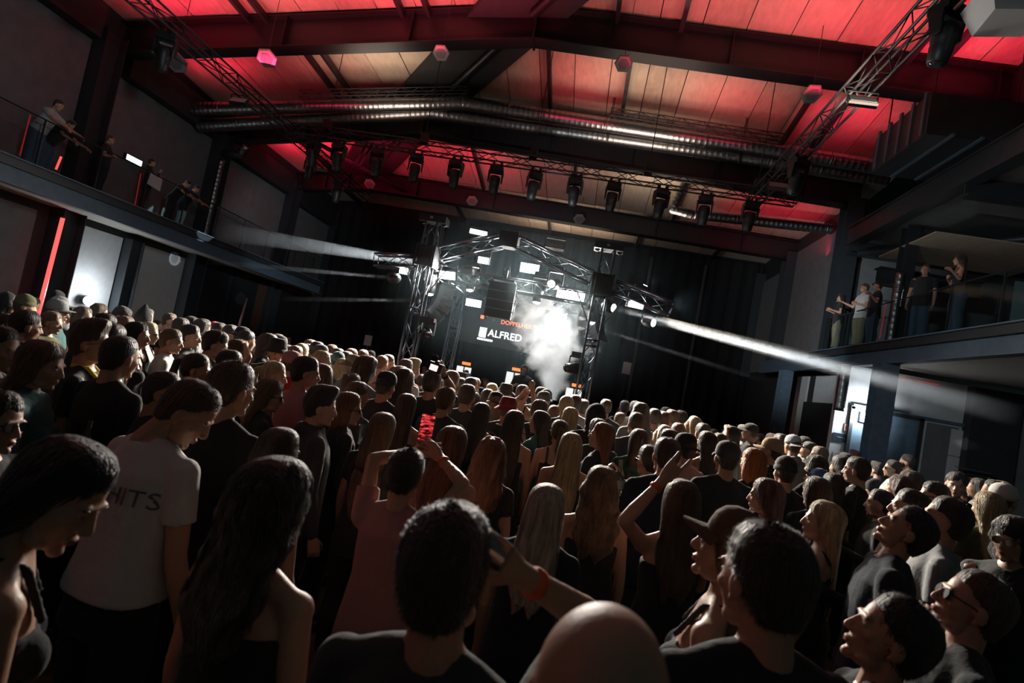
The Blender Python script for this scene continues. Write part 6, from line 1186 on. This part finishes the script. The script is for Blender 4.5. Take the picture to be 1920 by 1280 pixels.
def beam(p0, p1, r0, r1, watts, deg, label, m=M_beamv, off=.05):
    p0, p1 = Vector(p0), Vector(p1); L = (p1 - p0).length; b = MB().tube([(0, 0, 0), (0, 0, L)], [r0, r1], 20); o = b.build('haze_beam', m); o.matrix_world = frame(p0, p1); tag(o, label, 'light beam', None, 'stuff')
    d = (p1 - p0).normalized(); light('beam_lamp', 'SPOT', tuple(p0 - d * .02), watts, COOL, .02, tuple(p1), spot=deg, blend=.35)
    g = thing('beam_spotlight', label.replace('beam', 'source of the beam').replace('hazy ', ''), 'spotlight', tuple(p0 - d * .2)); Mx = (d).to_track_quat('Z', 'Y').to_matrix().to_4x4()
    MB().lathe([(.07, -.18), (.11, -.12), (.12, .05), (.11, .09)], 16, Mx).build('head', M_plast, g, True); MB().lathe([(.085, .088), (.08, .10), (.04, .12), (0, .125)], 16, Mx, cap=False).build('lens', M_hot, g, True)
def far(a, Ya, b, Yb): return at_y(*a, Ya), at_y(*b, Yb)
for (a, Ya), (b_, Yb), r0, r1, w_, dg, t in (
    (((862, 505), 12.6), ((405, 432), 15.5), .05, .30, 30000, 5.2, 'broad hazy beam shooting left over the crowd'),
    (((727, 520), 12.2), ((385, 490), 16.5), .04, .10, 3500, 2.6, 'thin hazy beam left of the left tower'),
    (((768, 563), 13.5), ((520, 560), 19), .04, .10, 2000, 2.4, 'faint hazy beam below the thin left beam'),
    (((1158, 579), 12.0), ((1915, 780), 8.4), .06, .20, 90000, 3.0, 'broad hazy beam shooting right over the crowd'),
    (((1233, 607), 12.4), ((1830, 752), 9.0), .045, .13, 50000, 2.4, 'second hazy beam just under the broad right beam'),
    (((1135, 620), 13.5), ((1440, 716), 14.5), .04, .10, 2200, 2.0, 'faint hazy beam low on the right')):
    beam(at_y(*a, Ya), at_y(*b_, Yb), r0, r1, w_, dg, t)
# smoke plume rising behind the performer
def smoke_noise(nt, v):
    tc = nt.nodes.new('ShaderNodeTexCoord'); n = nt.nodes.new('ShaderNodeTexNoise'); n.inputs['Scale'].default_value = 2.1; n.inputs['Detail'].default_value = 5; n.inputs['Roughness'].default_value = .55; n.inputs['Distortion'].default_value = .5
    nt.links.new(tc.outputs['Object'], n.inputs['Vector'])
    # distance from the plume's axis, which leans and widens with height
    sp = nt.nodes.new('ShaderNodeSeparateXYZ'); nt.links.new(tc.outputs['Object'], sp.inputs[0])
    def mth(op, a, b=None, c=None):
        k = nt.nodes.new('ShaderNodeMath'); k.operation = op
        for i, q in enumerate((a, b, c)):
            if q is None: continue
            if isinstance(q, (int, float)): k.inputs[i].default_value = q
            else: nt.links.new(q, k.inputs[i])
        return k.outputs[0]
    z = sp.outputs['Z']; cx = mth('MULTIPLY_ADD', z, -.20, .24); wdt = mth('MULTIPLY_ADD', z, .68, .24)
    dx = mth('DIVIDE', mth('SUBTRACT', sp.outputs['X'], cx), wdt); dy = mth('DIVIDE', sp.outputs['Y'], .5); r = mth('SQRT', mth('ADD', mth('MULTIPLY', dx, dx), mth('MULTIPLY', dy, dy)))
    body = mth('SUBTRACT', 1.0, r); q = mth('ADD', body, mth('MULTIPLY', mth('SUBTRACT', n.outputs[0], .5), 2.6)); q = mth('MULTIPLY', q, mth('SUBTRACT', 1.25, mth('MULTIPLY', z, .38)))
    mr = nt.nodes.new('ShaderNodeMapRange'); mr.inputs['From Min'].default_value = .10; mr.inputs['From Max'].default_value = .9; mr.inputs['To Max'].default_value = 3.2; nt.links.new(q, mr.inputs[0]); nt.links.new(mr.outputs[0], v.inputs['Density'])
M_smoke = vol('stage smoke', 1, smoke_noise, .2)
p = at_y(1018, 735, 14.6); o = MB().box((0, 0, 1.2), (3.4, 1.3, 2.7)).build('smoke_plume', M_smoke, loc=(p[0], 14.75, p[2])); tag(o, 'white smoke plume billowing up behind the performer', 'smoke', None, 'stuff')
light('smoke_lamp', 'SPOT', (p[0] + .0, 14.9, 4.2), 650, COOL, .08, (p[0] + .1, 14.7, 1.2), spot=75, blend=.6); light('smoke_lamp_low', 'SPOT', (p[0] - 1.6, 15.5, .7), 500, COOL, .08, (p[0] + .1, 14.7, 2.6), spot=55, blend=.6)
# thin haze hanging in the stage roof
def hz_noise(nt, v):
    tc = nt.nodes.new('ShaderNodeTexCoord'); mp = nt.nodes.new('ShaderNodeMapping'); mp.inputs['Scale'].default_value = (1 / 4.6, 1 / 3.4, 1 / 2.7); nt.links.new(tc.outputs['Object'], mp.inputs[0])
    ln = nt.nodes.new('ShaderNodeVectorMath'); ln.operation = 'LENGTH'; nt.links.new(mp.outputs[0], ln.inputs[0]); mr = nt.nodes.new('ShaderNodeMapRange'); mr.interpolation_type = 'SMOOTHSTEP'; mr.inputs['From Min'].default_value = 0; mr.inputs['From Max'].default_value = 1; mr.inputs['To Min'].default_value = .024; mr.inputs['To Max'].default_value = 0
    nt.links.new(ln.outputs['Value'], mr.inputs[0]); nt.links.new(mr.outputs[0], v.inputs['Density'])
M_hz = vol('stage haze', .030, hz_noise, aniso=.3, color=(.66, .90, 1.0)); o = MB().ball((0, 0, 0), (4.6, 3.4, 2.7), 32, 20).build('stage_haze', M_hz, loc=(-1.5, 13.8, 3.9)); tag(o, 'thin haze glowing around the stage lamps', 'haze', None, 'stuff')
for _s in (TMP, TXT): bpy.data.scenes.remove(_s)
bpy.context.view_layer.update()
